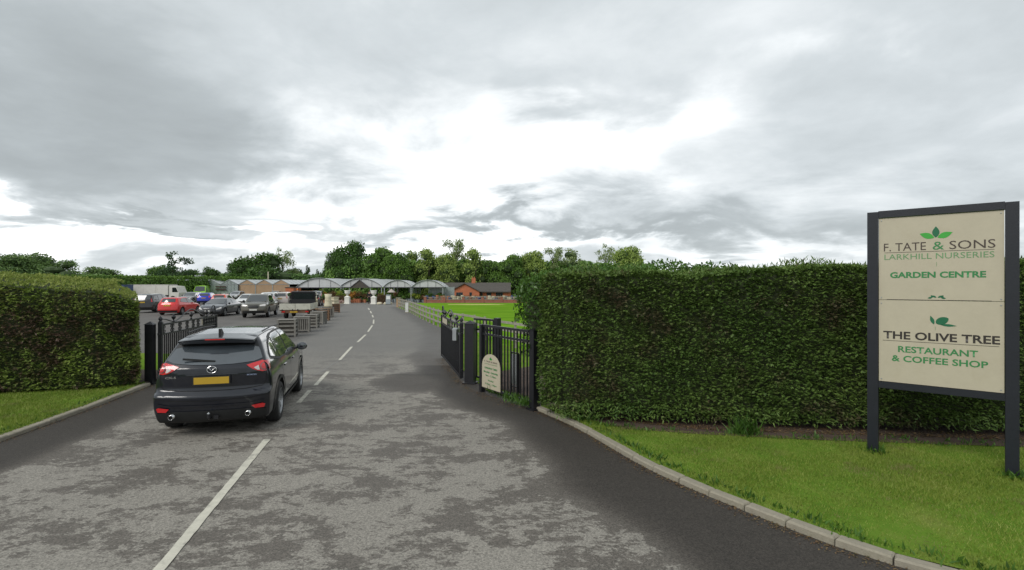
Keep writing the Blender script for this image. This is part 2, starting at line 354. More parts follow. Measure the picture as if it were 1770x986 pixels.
class MB:
    def __init__(s): s.v = []; s.f = []
    def add(s, vs, fs):
        k = len(s.v); s.v += [tuple(v) for v in vs]; s.f += [tuple(i + k for i in f) for f in fs]; return s
    def box(s, c, d, rz=0.0, mat=None, ch=0.0):
        x, y, z = d[0] / 2, d[1] / 2, d[2] / 2
        if ch:   # chamfered top edges
            q = [(-x, -y, -z), (x, -y, -z), (x, y, -z), (-x, y, -z), (-x, -y, z - ch), (x, -y, z - ch), (x, y, z - ch), (-x, y, z - ch),
                 (-x + ch, -y + ch, z), (x - ch, -y + ch, z), (x - ch, y - ch, z), (-x + ch, y - ch, z)]
            fs = [(3, 2, 1, 0), (8, 9, 10, 11)] + [(i, (i + 1) % 4, 4 + (i + 1) % 4, 4 + i) for i in range(4)] + [(4 + i, 4 + (i + 1) % 4, 8 + (i + 1) % 4, 8 + i) for i in range(4)]
        else:
            q = [(-x, -y, -z), (x, -y, -z), (x, y, -z), (-x, y, -z), (-x, -y, z), (x, -y, z), (x, y, z), (-x, y, z)]
            fs = [(3, 2, 1, 0), (4, 5, 6, 7), (0, 1, 5, 4), (1, 2, 6, 5), (2, 3, 7, 6), (3, 0, 4, 7)]
        m = mat if mat is not None else Matrix.Rotation(rz, 3, 'Z')
        return s.add([Vector(c) + m @ Vector(p) for p in q], fs)
    def bar(s, a, b, w, h=None, up=(0, 0, 1)):
        """box from a to b, width w, height h"""
        a = Vector(a); b = Vector(b); d = b - a; L = d.length; h = h or w
        y = d / L; u = Vector(up)
        if abs(y.dot(u)) > 0.95: u = Vector((0, 1, 0)) if abs(y.y) < 0.9 else Vector((1, 0, 0))
        x = y.cross(u).normalized(); z = x.cross(y)
        return s.box((a + b) / 2, (w, L, h), mat=Matrix((x, y, z)).transposed())
    def tube(s, pts, r, n=8, cap=True):
        pts = [Vector(p) for p in pts]; rs = r if isinstance(r, (list, tuple)) else [r] * len(pts); vs = []; fs = []
        pd = None
        for i, p in enumerate(pts):
            t = (pts[min(i + 1, len(pts) - 1)] - pts[max(i - 1, 0)]).normalized()
            if pd is None:
                u = Vector((0, 0, 1)) if abs(t.z) < 0.9 else Vector((1, 0, 0)); pd = t.cross(u).normalized()
            else: pd = (pd - t * pd.dot(t)).normalized()
            q = t.cross(pd)
            for j in range(n):
                a = 2 * math.pi * j / n; vs.append(p + (pd * math.cos(a) + q * math.sin(a)) * rs[i])
        for i in range(len(pts) - 1):
            for j in range(n): fs.append((i * n + j, i * n + (j + 1) % n, (i + 1) * n + (j + 1) % n, (i + 1) * n + j))
        if cap: fs += [tuple(range(n))[::-1], tuple((len(pts) - 1) * n + j for j in range(n))]
        return s.add(vs, fs)
    def lathe(s, prof, n=16, c=(0, 0, 0), axis='z', sx=1, sy=1):
        vs = []; fs = []
        for r, z in prof:
            for j in range(n):
                a = 2 * math.pi * j / n; p = (r * math.cos(a) * sx, r * math.sin(a) * sy, z)
                if axis == 'x': p = (z, p[0], p[1])
                if axis == 'y': p = (p[0], z, p[1])
                vs.append((p[0] + c[0], p[1] + c[1], p[2] + c[2]))
        for i in range(len(prof) - 1):
            for j in range(n): fs.append((i * n + j, i * n + (j + 1) % n, (i + 1) * n + (j + 1) % n, (i + 1) * n + j))
        return s.add(vs, fs)
    def poly(s, pts, a=None, b=None, axis='y'):
        """prism: pts 2D outline extruded from a to b along axis"""
        n = len(pts)
        def P(p, t): return (p[0], t, p[1]) if axis == 'y' else ((t, p[0], p[1]) if axis == 'x' else (p[0], p[1], t))
        vs = [P(p, a) for p in pts] + [P(p, b) for p in pts]
        fs = [tuple(range(n)), tuple(range(n, 2 * n))[::-1]] + [(i, (i + 1) % n, n + (i + 1) % n, n + i) for i in range(n)]
        return s.add(vs, fs)
    def me(s, name='m', smooth=False): return pymesh(name, s.v, s.f, smooth)
    def o(s, name, mat, parent=None, smooth=False, **kw): return obj(name, s.me(name, smooth), mat, parent, **kw)
def copytree(root, **kw):
    r = root.copy(); COL.objects.link(r)
    for k, v_ in kw.items(): r[k] = v_
    for ch in root.children:
        c = ch.copy(); COL.objects.link(c); c.parent = r
        for g in ch.children:
            d = g.copy(); COL.objects.link(d); d.parent = c
    return r

def leaves(P, D, Nn, L, W, bend=0.15):
    """diamond leaves at P, long axis D, facing Nn; arrays"""
    D = D / (np.linalg.norm(D, axis=1, keepdims=True) + 1e-9)
    Sd = np.cross(D, Nn); Sd /= (np.linalg.norm(Sd, axis=1, keepdims=True) + 1e-9)
    L = np.asarray(L).reshape(-1, 1) * np.ones((len(P), 1)); W = np.asarray(W).reshape(-1, 1) * np.ones((len(P), 1))
    mid = P + D * L * 0.45 + Nn * L * bend
    V = np.stack([P, mid + Sd * W * 0.5, P + D * L, mid - Sd * W * 0.5], axis=1).reshape(-1, 3)
    Fq = np.arange(len(P) * 4).reshape(-1, 4)
    return V, Fq
def leafmesh(name, parts):
    Vs = []; Fs = []; k = 0
    for V, Fq in parts: Vs.append(V); Fs.append(Fq + k); k += len(V)
    return npmesh(name, np.concatenate(Vs), np.concatenate(Fs))
def unit(a): return a / (np.linalg.norm(a, axis=1, keepdims=True) + 1e-9)

def vnoise(P, f=1.0, seed=0):
    """cheap smooth 3D pseudo noise in numpy, about -1..1"""
    r = np.random.default_rng(seed); o = np.zeros(len(P))
    for i in range(7):
        k = r.normal(size=3) * f * (1.0 + 0.35 * i); o += np.sin(P @ k + r.uniform(0, 6.28)) / (1 + 0.3 * i)
    return o / 3.0

# ============================================================ SETTING
def sheet(name, pts, z, mat, kind='structure', label=None, **kw):
    me = pymesh(name, [(x, y, z) for x, y in pts], [tuple(range(len(pts)))])
    bm = bmesh.new(); bm.from_mesh(me); bmesh.ops.triangulate(bm, faces=bm.faces[:]); bmesh.ops.recalc_face_normals(bm, faces=bm.faces[:])
    for f in bm.faces:
        if f.normal.z < 0: f.normal_flip()
    bm.to_mesh(me); bm.free()
    return obj(name, me, mat, kind=kind, **kw)
# land to the horizon, dropping gently behind the garden wall
def gz(y): t = min(1, max(0, (y - 76) / 12)); return -0.05 - 1.5 * t * t * (3 - 2 * t)
ys = [-400, -40, 0, 40, 76, 79, 82, 85, 88, 120, 400, 1500, 5000]; xs = [-5000, -1000, -200, 0, 200, 1000, 5000]
obj('ground', pymesh('ground', [(x, y, gz(y)) for y in ys for x in xs],
    [(j * 7 + i, j * 7 + i + 1, (j + 1) * 7 + i + 1, (j + 1) * 7 + i) for j in range(len(ys) - 1) for i in range(6)]), 'land', kind='structure')

KR = [(0.47, 10.25), (1.15, 8.88), (1.75, 7.2), (2.02, 6.62), (2.39, 5.95), (3.02, 5.0), (3.42, 4.55), (4.0, 4.15), (5.2, 3.7), (8.0, 3.3), (14, 3.1)]
KL = [(-9.0, 12.75), (-8.62, 10.9), (-8.35, 9.41), (-8.16, 8.2), (-8.02, 7.0), (-8.2, 5.6), (-9.2, 4.4), (-12, 3.5), (-18, 3.2)]
EDGE_R = KR[::-1] + [(-0.72, 12.0), (-1.04, 13.1), (-2.4, 17.8), (-4.05, 28.7), (-6.6, 38.0), (-10.0, 49.0), (-12.9, 58.0)]
EDGE_L = KL[::-1] + [(-9.35, 14.5), (-10.1, 18), (-10.6, 22), (-11.0, 26), (-12.0, 31)]
def seglen(poly, X, Y):
    best = np.full(X.shape, 1e9)
    for (x0, y0), (x1, y1) in zip(poly[:-1], poly[1:]):
        dx_, dy_ = x1 - x0, y1 - y0; t = np.clip(((X - x0) * dx_ + (Y - y0) * dy_) / (dx_ * dx_ + dy_ * dy_), 0, 1)
        best = np.minimum(best, np.hypot(X - x0 - t * dx_, Y - y0 - t * dy_))
    return best
def sstep(x, a, b): t = np.clip((x - a) / (b - a), 0, 1); return t * t * (3 - 2 * t)
gx = np.concatenate([np.arange(-75, -16, 2.5), np.arange(-16, 6, 0.16), np.arange(6, 60, 2.5)])
gy = np.concatenate([np.arange(-8, 0, 1.0), np.arange(0, 20, 0.16), np.arange(20, 78, 1.0)])
X, Y = np.meshgrid(gx, gy); nx_, ny_ = len(gx), len(gy)
V = np.stack([X.ravel(), Y.ravel(), np.zeros(X.size)], 1)
I = np.arange(nx_ * ny_).reshape(ny_, nx_)
Fq = np.stack([I[:-1, :-1].ravel(), I[:-1, 1:].ravel(), I[1:, 1:].ravel(), I[1:, :-1].ravel()], 1)
me = npmesh('driveway', V, Fq)
dR = seglen(EDGE_R, X, Y); dL = seglen(EDGE_L, X, Y)
wR = 1.05 + 0.35 * sstep(Y, 8, 4) + 0.25 * vnoise(V, 0.5, 3).reshape(X.shape)
damp = np.maximum(1 - sstep(dR, wR - 0.35, wR + 0.25), 1 - sstep(dL, 0.85, 1.35))
damp *= 0.35 + 0.65 * (Y < 16)
damp = np.maximum(damp, 0.45 * (1 - sstep(np.hypot((X + 2.3) / 1.3, (Y - 13.5) / 1.5), 0.6, 1.2)))
far = np.where(Y > 14.25, 0.45 + 0.55 * sstep(Y, 14.25, 22), 0.0)
far = np.maximum(far * (1 - 0.55 * np.exp(-((X + 3.6) / 1.1) ** 2 - ((Y - 16.5) / 2.6) ** 2)), 0)
for nm, arr in (('damp', damp), ('far', far)):
    a = me.attributes.new(nm, 'FLOAT', 'POINT'); a.data.foreach_set('value', arr.ravel().astype(np.float32))
drive = obj('driveway', me, 'asphalt', kind='structure')
# car park sheet (slightly different, older surface)
m_ = simple('car_park_surface', (0.105, 0.098, 0.09), 0.9, 0, 0.28, 0.5, 0.4, stain=((0.15, 0.14, 0.12), 0.6))
cp = [(-13.4, 33), (-12.3, 28.5), (-11.5, 24.0), (-11.0, 20.5), (-12.5, 18.8), (-30, 18.5), (-75, 30), (-75, 77), (-25, 77), (-21.5, 66), (-18.5, 55), (-15.8, 43.5)]
sheet('car_park', cp, 0.004, m_)
edge = [(-10.9, 20.4), (-11.4, 24.0), (-12.15, 28.4), (-13.2, 33), (-15.5, 43.5), (-16.2, 43.5), (-13.9, 33), (-12.7, 28.6), (-11.95, 24.2), (-11.6, 20.8)]
simple('moss_edge', (0.12, 0.115, 0.045), 0.95, 0, 0.35, 3, 0.5)
sheet('mossy_edging', edge, 0.010, 'moss_edge')
# seam where the drive was resurfaced, between the gates
simple('tar', (0.05, 0.047, 0.045), 0.8)
nseam = 40; sx_ = np.linspace(-8.9, -1.35, nseam)
vs = []; 
for i, x in enumerate(sx_):
    yy = 14.25 + 0.03 * math.sin(i * 1.7) ; wv = 0.012 + 0.008 * math.sin(i * 2.9) ** 2
    vs += [(x, yy - wv, 0.004), (x, yy + wv, 0.004)]
obj('road_seam', pymesh('road_seam', vs, [(2 * i, 2 * i + 2, 2 * i + 3, 2 * i + 1) for i in range(nseam - 1)]), 'tar', kind='structure')
simple('pale_crack', (0.20, 0.195, 0.19), 0.8)

ck = [(532, 655), (548, 647), (560, 640), (575, 630), (590, 622), (604, 612)]; vs = []
for i, q in enumerate(ck):
    x, y = G(*q); vs += [(x - .012, y, .005), (x + .016, y + .006, .005)]
obj('road_crack', pymesh('road_crack', vs, [(2 * i, 2 * i + 1, 2 * i + 3, 2 * i + 2) for i in range(len(ck) - 1)]), 'pale_crack', kind='structure')
# lane markings: each dash a worn painted strip
dashes = [((255, 1010), (462, 760), 0.105), ((516, 697), (536, 675), .1), ((545, 667), (567, 643), .1), ((587, 623), (608, 600), .1), ((618, 592), (632, 579), .1),
          ((636, 574), (643.5, 563), .1), ((645.5, 560), (646, 553), .1), ((645, 549), (643.5, 545), .11), ((642, 542), (640, 538), .12), ((638.5, 536), (636.5, 533), .13)]
marks = thing('lane_markings', 'dashed white centre line painted along the driveway', 'road marking', (0, 0, 0)); marks['kind'] = 'structure'; del marks['label'], marks['category']
for (a, b, wd) in dashes:
    A = Vector(G(*a)); B = Vector(G(*b)); d = (B - A); L = d.length; d.normalize(); s_ = Vector((-d.y, d.x)) * wd / 2
    n = max(3, int(L / 0.12)); vs = []; fs = []
    for i in range(n + 1):
        c = A + d * L * i / n; j1 = 1 + random.uniform(-.10, .06); j2 = 1 + random.uniform(-.10, .06)
        vs += [(c.x + s_.x * j1, c.y + s_.y * j1, 0.008), (c.x - s_.x * j2, c.y - s_.y * j2, 0.008)]
        if i: k = 2 * i; fs.append((k - 2, k - 1, k + 1, k))
    obj('dash', pymesh('dash', vs, fs), 'road_paint', marks)

# kerbs of separate stones
def resample(poly, step):
    pts = [Vector(p) for p in poly]; out = [pts[0]]; acc = 0; 
    dense = []
    for i in range(len(pts) - 1):
        p0 = pts[max(i - 1, 0)]; p1 = pts[i]; p2 = pts[i + 1]; p3 = pts[min(i + 2, len(pts) - 1)]
        for k in range(20):
            t = k / 20
            dense.append(0.5 * ((2 * p1) + (p2 - p0) * t + (2 * p0 - 5 * p1 + 4 * p2 - p3) * t * t + (3 * p1 - p0 - 3 * p2 + p3) * t ** 3))
    dense.append(pts[-1]); out = [dense[0]]
    for a, b in zip(dense[:-1], dense[1:]):
        seg = (b - a).length
        while acc + seg >= step:
            a = a + (b - a) * ((step - acc) / seg); seg = (b - a).length; acc = 0; out.append(a.copy())
        acc += seg
    return out
def kerb(poly, side, wd=0.13, h=0.10, step=0.46, gap=0.012, joints=True):
    k = bpy.data.objects.new('kerb', None); COL.objects.link(k); k['kind'] = 'structure'
    pts = resample(poly, step)
    for a, b in zip(pts[:-1], pts[1:]):
        d = (b - a); L = d.length - gap; d.normalize(); nrm = Vector((-d.y, d.x)) * side
        c = (a + b) / 2 + nrm * wd / 2
        mb = MB().box((0, 0, h / 2 - 0.03), (L, wd, h + 0.06), ch=0.016)
        mb.v = [(x + random.uniform(-.003, .003), y + random.uniform(-.003, .003), z + random.uniform(-.002, .002)) for x, y, z in mb.v]
        obj('kerb_stone', mb.me('kerb_stone'), 'kerb_concrete', k, loc=(c.x, c.y, random.uniform(-.008, .003)), rot=(random.uniform(-.02, .02), random.uniform(-.008, .008), math.atan2(d.y, d.x) + random.uniform(-.006, .006)))
    return k
kerb(KR, 1, 0.13, 0.075, 0.46)
kerb(KL, -1, 0.15, 0.075, 0.9, 0.006)

# verges: raised grass, soil under the hedge
def inpoly(poly, X, Y):
    r = np.zeros(X.shape, bool); n = len(poly); j = n - 1
    for i in range(n):
        xi, yi = poly[i]; xj, yj = poly[j]
        c = ((yi > Y) != (yj > Y)) & (X < (xj - xi) * (Y - yi) / (yj - yi + 1e-12) + xi)
        r ^= c; j = i
    return r
VR = [(x + 0.09, y + 0.08) for x, y in KR] + [(14, 8.0), (7.9, 7.75), (6.2, 7.95), (4.6, 8.15), (3.0, 8.45), (1.9, 8.75), (1.35, 9.35), (0.7, 10.3)]
sheet('verge', VR, 0.065, 'verge_soil_grass')
soilR = [(0.62, 10.3), (1.35, 9.3), (1.9, 8.65), (3.0, 8.35), (4.6, 8.05), (6.2, 7.85), (7.9, 7.65), (14, 7.8), (14, 12.5), (2.2, 13.5), (0.62, 12.2)]
sheet('soil_bed', soilR, 0.075, 'soil')
VL = [(x - 0.1, y) for x, y in KL] + [(-18, 10.2), (-13.0, 11.2), (-11.0, 11.75), (-9.2, 12.8)]
sheet('verge', VL, 0.06, 'verge_soil_grass')
sheet('soil_bed', [(-9.12, 12.8), (-11.0, 11.7), (-13, 11.1), (-18, 10.1), (-18, 16), (-9.3, 14.5)], 0.072, 'soil')
# grass strip behind the left gate and hedge
sheet('verge', [(-10.05, 14.4), (-10.8, 17.9), (-13, 18.6), (-30, 18.3), (-75, 29), (-75, 16), (-18, 15), (-11, 14.2)], 0.03, 'verge_soil_grass')
# field beyond the post and rail fence
FEN = [(2.6, 16.0), (-.23, 20.9), (-1.97, 25.0), (-4.0, 29.4), (-6.9, 38.5), (-9.6, 47.5), (-12.7, 56.7)]
sheet('field', [(x + .02, y) for x, y in FEN] + [(-13.5, 66), (-14.5, 71.0), (45, 71.0), (60, 40), (60, 8.5), (14, 12), (3.2, 14.4), (2.6, 16.0)], 0.012, 'field_grass')
# path side strip between fence and gates, and bare soil
sheet('verge', [(-0.6, 12.1), (-0.95, 13.3), (-2.25, 17.8), (-3.9, 28.6), (-1.97, 25.0), (-.23, 20.9), (2.6, 16.0), (3.3, 14.3), (0.7, 12.3), (.55, 10.5)], 0.02, 'verge_soil_grass')
sheet('soil_bed', [(-.35, 12.3), (-.5, 14.5), (0.6, 15.6), (2.9, 14.1), (0.8, 12.3), (.55, 10.9)], 0.03, 'soil')
simple('straw_patch', (0.38, 0.40, 0.09), 0.95, 0, 0.2, 0.4)
sheet('mown_patch', [(-8.0, 64.5), (-5, 63.5), (-2.0, 64), (-0.6, 65.2), (-2.5, 66.6), (-6, 66.8), (-8.4, 66)], 0.02, 'straw_patch')

def blades(name, poly, z, dens, hmin, hmax, wd, seed, edgefade=None, label=None):
    r = np.random.default_rng(seed); P_ = np.array(poly); x0, y0 = P_.min(0); x1, y1 = P_.max(0)
    n = int((x1 - x0) * (y1 - y0) * dens); x = r.uniform(x0, x1, n); y = r.uniform(y0, y1, n)
    k = inpoly(poly, x, y)
    P3 = np.stack([x, y, x * 0], 1)
    cl = vnoise(P3, 1.6, 11)
    k &= r.uniform(0, 1, n) < np.clip(0.75 + 0.45 * cl, 0.2, 1)
    k &= (np.abs(x) < np.maximum(y, 0.1) * 1.5 + 1.5)     # only where the photograph looks
    x, y, cl = x[k], y[k], cl[k]; n = len(x)
    h = r.uniform(hmin, hmax, n) * (1 + 0.35 * cl); a = r.uniform(0, 6.28, n); ln = r.uniform(0.2, 0.95, n) * h
    b = r.uniform(0, 6.28, n); sx_, sy_ = np.cos(a) * wd / 2, np.sin(a) * wd / 2
    V = np.stack([np.stack([x - sx_, y - sy_, x * 0 + z], 1), np.stack([x + sx_, y + sy_, x * 0 + z], 1), np.stack([x + np.cos(b) * ln, y + np.sin(b) * ln, z + h], 1)], 1).reshape(-1, 3)
    return obj(name, npmesh(name, V, np.arange(3 * n).reshape(-1, 3)), 'grass_blade', kind='stuff', label=label, cat='grass')
blades('grass', VR, 0.06, 6000, 0.015, 0.042, 0.009, 1, label='short lawn grass on the verge below the big sign')
blades('grass', VL, 0.055, 2600, 0.03, 0.06, 0.013, 2, label='short grass on the small left verge before the hedge')
# scruffy tufts: kerb edge, gate foot, soil
def tufts(spots, label, L=0.14):
    Ps = []; Ds = []
    r = np.random.default_rng(len(spots))
    for (x, y, n, sp) in spots:
        p = np.stack([r.normal(x, sp, n), r.normal(y, sp, n), np.full(n, 0.05)], 1); d = np.stack([r.normal(0, .5, n), r.normal(0, .5, n), np.abs(r.normal(1, .3, n))], 1)
        Ps.append(p); Ds.append(d)
    P_ = np.concatenate(Ps); D_ = unit(np.concatenate(Ds)); Nn = unit(np.cross(D_, r.normal(size=D_.shape)))
    V, Fq = leaves(P_, D_, Nn, r.uniform(L * .5, L * 1.5, len(P_)), r.uniform(.012, .03, len(P_)))
    return obj('weeds', npmesh('weeds', V, Fq), 'laurel_leaf', kind='stuff', label=label, cat='weeds')
tufts([(0.1, 10.75, 130, .12), (0.3, 10.45, 170, .09), (-.1, 11.0, 60, .08), (-.4, 11.55, 30, .05)], 'green weeds growing round the foot of the pedestrian railing', 0.16)
tufts([(1.15, 9.7, 120, .18), (1.3, 9.2, 50, .1)], 'clump of green weeds beside the kerb under the hedge corner', 0.13)
tufts([(3.7, 8.35, 60, .08), (3.85, 8.3, 70, .07)], 'leafy weed clump in the soil under the middle of the hedge', 0.3)

# ============================================================ HEDGES
def hedge_mesh(name, path, depth, zt, zb, dens, seed, L0=0.085, top_only=False, top_rag=0.06, faces=('front', 'top', 'left', 'right')):
    """clipped conifer hedge: fans of small sprays over front, top and end faces. path = front line; depth = away; zt(u) top height"""
    r = np.random.default_rng(seed); A = np.array(path); seg = np.diff(A, axis=0); sl_ = np.hypot(seg[:, 0], seg[:, 1]); cum = np.concatenate([[0], np.cumsum(sl_)]); T = cum[-1]
    def at(s):
        i = np.clip(np.searchsorted(cum, s, side='right') - 1, 0, len(sl_) - 1); t = (s - cum[i]) / sl_[i]
        p = A[i] + seg[i] * t[:, None]; d = seg[i] / sl_[i][:, None]
        return p, d
    Ps, Ns = [], []
    if 'front' in faces:
        n = int(T * (zt(0.5) - zb) * dens); s = r.uniform(0, T, n); h = r.uniform(0, 1, n) ** 0.95; p, d = at(s)
        z = zb + (zt(s / T) - zb) * h; nm = np.stack([d[:, 1], -d[:, 0]], 1)
        bulge = 0.10 * np.sin(np.clip(1 - h, 0, 1) * 2.4) - 0.05 * (h > .95) * (h - .95) / .05
        Ps.append(np.stack([p[:, 0] + nm[:, 0] * bulge, p[:, 1] + nm[:, 1] * bulge, z], 1)); Ns.append(np.stack([nm[:, 0], nm[:, 1], np.where(h > .95, .8, 0.05)], 1))
    if 'top' in faces:
        n = int(T * depth * dens * 0.8); s = r.uniform(0, T, n); q = r.uniform(-.03, 1, n); p, d = at(s); nm = np.stack([-d[:, 1], d[:, 0]], 1); q0 = q; q = np.clip(q, 0, 1)
        z = zt(s / T) + TOPRISE.get(name, 0.0) * q ** .7
        Ps.append(np.stack([p[:, 0] + nm[:, 0] * q * depth, p[:, 1] + nm[:, 1] * q * depth, z], 1)); Ns.append(np.tile([0, 0, 1.0], (n, 1)))
    for e, u in (('left', 0.0), ('right', 1.0)):
        if e in faces:
            n = int(depth * (zt(u) - zb) * dens); p, d = at(np.full(n, u * T * 0.9999)); q = r.uniform(0, 1, n); nm = np.stack([-d[:, 1], d[:, 0]], 1); sg = -1 if u == 0 else 1
            Ps.append(np.stack([p[:, 0] + nm[:, 0] * q * depth, p[:, 1] + nm[:, 1] * q * depth, zb + (zt(u) - zb) * r.uniform(0, 1, n)], 1)); Ns.append(np.stack([d[:, 0] * sg, d[:, 1] * sg, np.full(n, .05)], 1))
    C = np.concatenate(Ps); Nr = unit(np.concatenate(Ns))
    cl = vnoise(C, 2.6, seed + 1) * 0.045 + vnoise(C * [1, 1, 2.2], 7.0, seed + 2) * 0.028
    C = C + Nr * (cl + r.normal(0, 0.018, len(C)))[:, None]; C[:, 2] = np.maximum(C[:, 2], 0.1)
    parts = []
    # each tip carries a fan of narrow sprays
    base = unit(Nr * 0.8 + r.normal(0, 0.42, C.shape) * [1, 1, .6] + np.array([0, 0, -0.12 if not top_only else 0.5]))
    side = unit(np.cross(base, np.array([0, 0, 1.0]) + r.normal(0, .35, C.shape)))
    for k, ang in enumerate((-0.85, -0.4, 0.0, 0.4, 0.85)):
        D = base * math.cos(ang) + side * math.sin(ang)
        fn = unit(np.cross(side, base) + r.normal(0, .25, C.shape))
        L = r.uniform(L0 * 0.6, L0 * 1.25, len(C)) * (1.0 - 0.28 * abs(ang))
        parts.append(leaves(C - base * L0 * 0.35, D, fn, L, L * 0.3, 0.1))
    return leafmesh(name, parts)
TOPRISE = {'foliage_left': 0.10}
def core(path, depth, zt, zb, inset=0.10, rise=0.0):
    """solid dark twiggy core inside the hedge"""
    A = [Vector(p) for p in path]; n = 24; vs = []; fs = []
    cum = [0]
    for a, b in zip(A[:-1], A[1:]): cum.append(cum[-1] + (b - a).length)
    T = cum[-1]
    for i in range(n + 1):
        s = inset + (T - 2 * inset) * i / n
        k = max(j for j in range(len(A) - 1) if cum[j] <= s + 1e-9); d = (A[k + 1] - A[k]).normalized(); p = A[k] + d * (s - cum[k]); nm = Vector((-d.y, d.x))
        z1 = zt(np.array(s / T)) - inset
        for q in (inset, depth - inset):
            for z in (zb, float(z1) + (rise if q > inset else 0)): vs.append((p.x + nm.x * q, p.y + nm.y * q, z))
        if i:
            a = 4 * (i - 1); b = 4 * i
            fs += [(a, b, b + 1, a + 1), (a + 2, a + 3, b + 3, b + 2), (a + 1, b + 1, b + 3, a + 3), (a, a + 2, b + 2, b)]
    fs += [(0, 1, 3, 2), (4 * n, 4 * n + 2, 4 * n + 3, 4 * n + 1)]
    return pymesh('core', vs, fs)
# right hedge
pR = [(0.56, 9.75), (0.95, 9.3), (2.0, 9.05), (5.0, 8.6), (10.5, 8.15)]
ztR = lambda u: 2.66 + 0.22 * np.clip(u, 0, 1) + 0.03 * np.sin(u * 17) + 0.02 * np.sin(u * 41)
hr = thing('conifer_hedge', 'tall clipped conifer hedge behind the big sign, right of the gates', 'hedge', (0, 0, 0))
obj('foliage', hedge_mesh('foliage', pR, 1.9, ztR, 0.22, 1500, 21, 0.058, faces=('front', 'top', 'left')), 'hedge_leaf', hr)
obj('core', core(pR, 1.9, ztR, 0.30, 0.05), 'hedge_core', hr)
for i in range(26):
    tr = MB()
    x = 0.95 + i * 0.37 + random.uniform(-.1, .1); y = 9.75 - 0.11 * x + random.uniform(-.1, .3)
    tr.tube([(x, y, 0), (x + random.uniform(-.05, .05), y, .25), (x + random.uniform(-.1, .1), y + .05, .8)], [.045, .035, .03], 6)
    tr.o('stem', 'bark', hr)
# wispy raised tips along the right end
r = np.random.default_rng(5); n = 7000
xx = np.concatenate([r.uniform(5.0, 10, n // 2), r.uniform(1, 10, n // 2)]); yy = 9.35 - .13 * xx + r.uniform(0, 1.2, n); hh = np.abs(vnoise(np.stack([xx, yy * 0, xx * 0], 1), 2.5, 3)) * 0.2
P_ = np.stack([xx, yy, ztR((xx - .8) / 9.7) - .22 + r.uniform(-.02, 1, n) * (hh + .22)], 1); D_ = unit(np.stack([r.normal(0, .5, n), r.normal(0, .4, n), np.ones(n) * .7], 1))
V, Fq = leaves(P_, D_, unit(np.cross(D_, r.normal(size=D_.shape))), r.uniform(.06, .13, n), r.uniform(.015, .03, n))
obj('top_growth', npmesh('top_growth', V, Fq), 'hedge_leaf', hr)
n = 3800; xx = r.uniform(.8, 10, n); yy = 9.28 - .125 * xx + r.normal(0, .08, n)
P_ = np.stack([xx, yy, r.uniform(.16, .42, n)], 1); D_ = unit(np.stack([r.normal(0, .7, n), -np.abs(r.normal(.6, .3, n)), r.normal(-.25, .25, n)], 1))
V, Fq = leaves(P_, D_, unit(np.array([0, -.6, 1.0]) + r.normal(0, .4, (n, 3))), r.uniform(.05, .11, n), r.uniform(.012, .024, n))
obj('lower_fringe', npmesh('lower_fringe', V, Fq), 'hedge_leaf', hr)
# left hedge
pL = [(-17.5, 9.9), (-13.5, 10.9), (-11.5, 11.5), (-9.75, 12.0), (-9.12, 12.5)]
ztL = lambda u: np.interp(u, [0, .70, .76, .90, .96, 1.0], [2.60, 2.56, 2.48, 2.38, 2.28, 2.10]) + 0.015 * np.sin(np.asarray(u) * 43)
hl = thing('conifer_hedge', 'clipped conifer hedge with brown patches, left of the left gate', 'hedge', (0, 0, 0))
obj('foliage', hedge_mesh('foliage', pL, 1.5, ztL, 0.12, 760, 31, 0.075, faces=('front', 'right')), 'hedge_leaf_left', hl)
TOPRISE['top_foliage'] = 0.22
obj('top_foliage', hedge_mesh('top_foliage', pL, 1.5, ztL, 0.16, 700, 32, 0.06, True, faces=('top',)), 'hedge_top_leaf', hl)
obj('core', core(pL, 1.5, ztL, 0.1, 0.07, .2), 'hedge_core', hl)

def blob_foliage(name, lobes, n, L, Wd, seed, shell=(0.72, 1.03), up=0.25, jit=0.6, cut=0.0):
    """leaves spread over the outer part of many overlapping lobes (cx,cy,cz,rx,ry,rz)"""
    r = np.random.default_rng(seed); lb = np.array(lobes); wgt = lb[:, 3] * lb[:, 5] + lb[:, 4] * lb[:, 5]; wgt /= wgt.sum()
    i = r.choice(len(lb), n, p=wgt); u = unit(r.normal(size=(n, 3))); u[:, 2] = np.where(u[:, 2] < -0.3, -u[:, 2], u[:, 2])
    rad = r.uniform(*shell, n) * (1 + 0.13 * vnoise(u * 2 + lb[i, :3], 2.0, seed + 5))
    P_ = lb[i, :3] + u * lb[i, 3:6] * rad[:, None]
    if cut: P_ = P_[vnoise(P_, cut, seed + 9) > -0.35]
    n = len(P_); nn = unit(u[:n] + r.normal(0, jit, (n, 3))); D = unit(np.cross(nn, r.normal(size=(n, 3))) + np.array([0, 0, up]))
    V, Fq = leaves(P_, D, nn, r.uniform(L * .6, L * 1.3, n), r.uniform(Wd * .7, Wd * 1.3, n))
    return npmesh(name, V, Fq)
lr = thing('laurel_shrub', 'bright green broadleaf shrub growing behind the gate end of the tall hedge', 'shrub', (0, 0, 0))
lob = [(0.85, 10.9, 1.35, .55, .8, 1.2), (0.72, 10.6, 1.95, .62, .7, .68), (0.62, 10.5, 2.3, .5, .6, .38), (1.5, 11.2, 2.3, .8, .9, .52), (2.4, 11.2, 2.35, .9, .9, .55), (3.3, 11.1, 2.4, .9, .8, .52), (0.85, 11.3, 1.7, .5, .7, .6), (0.9, 10.7, 2.45, .35, .4, .25), (4.2, 11.0, 2.45, .8, .7, .42)]
obj('foliage', blob_foliage('foliage', lob, 15000, 0.10, 0.04, 4, (0.8, 1.18), 0.5, 0.7), 'laurel_leaf', lr)
mb = MB()
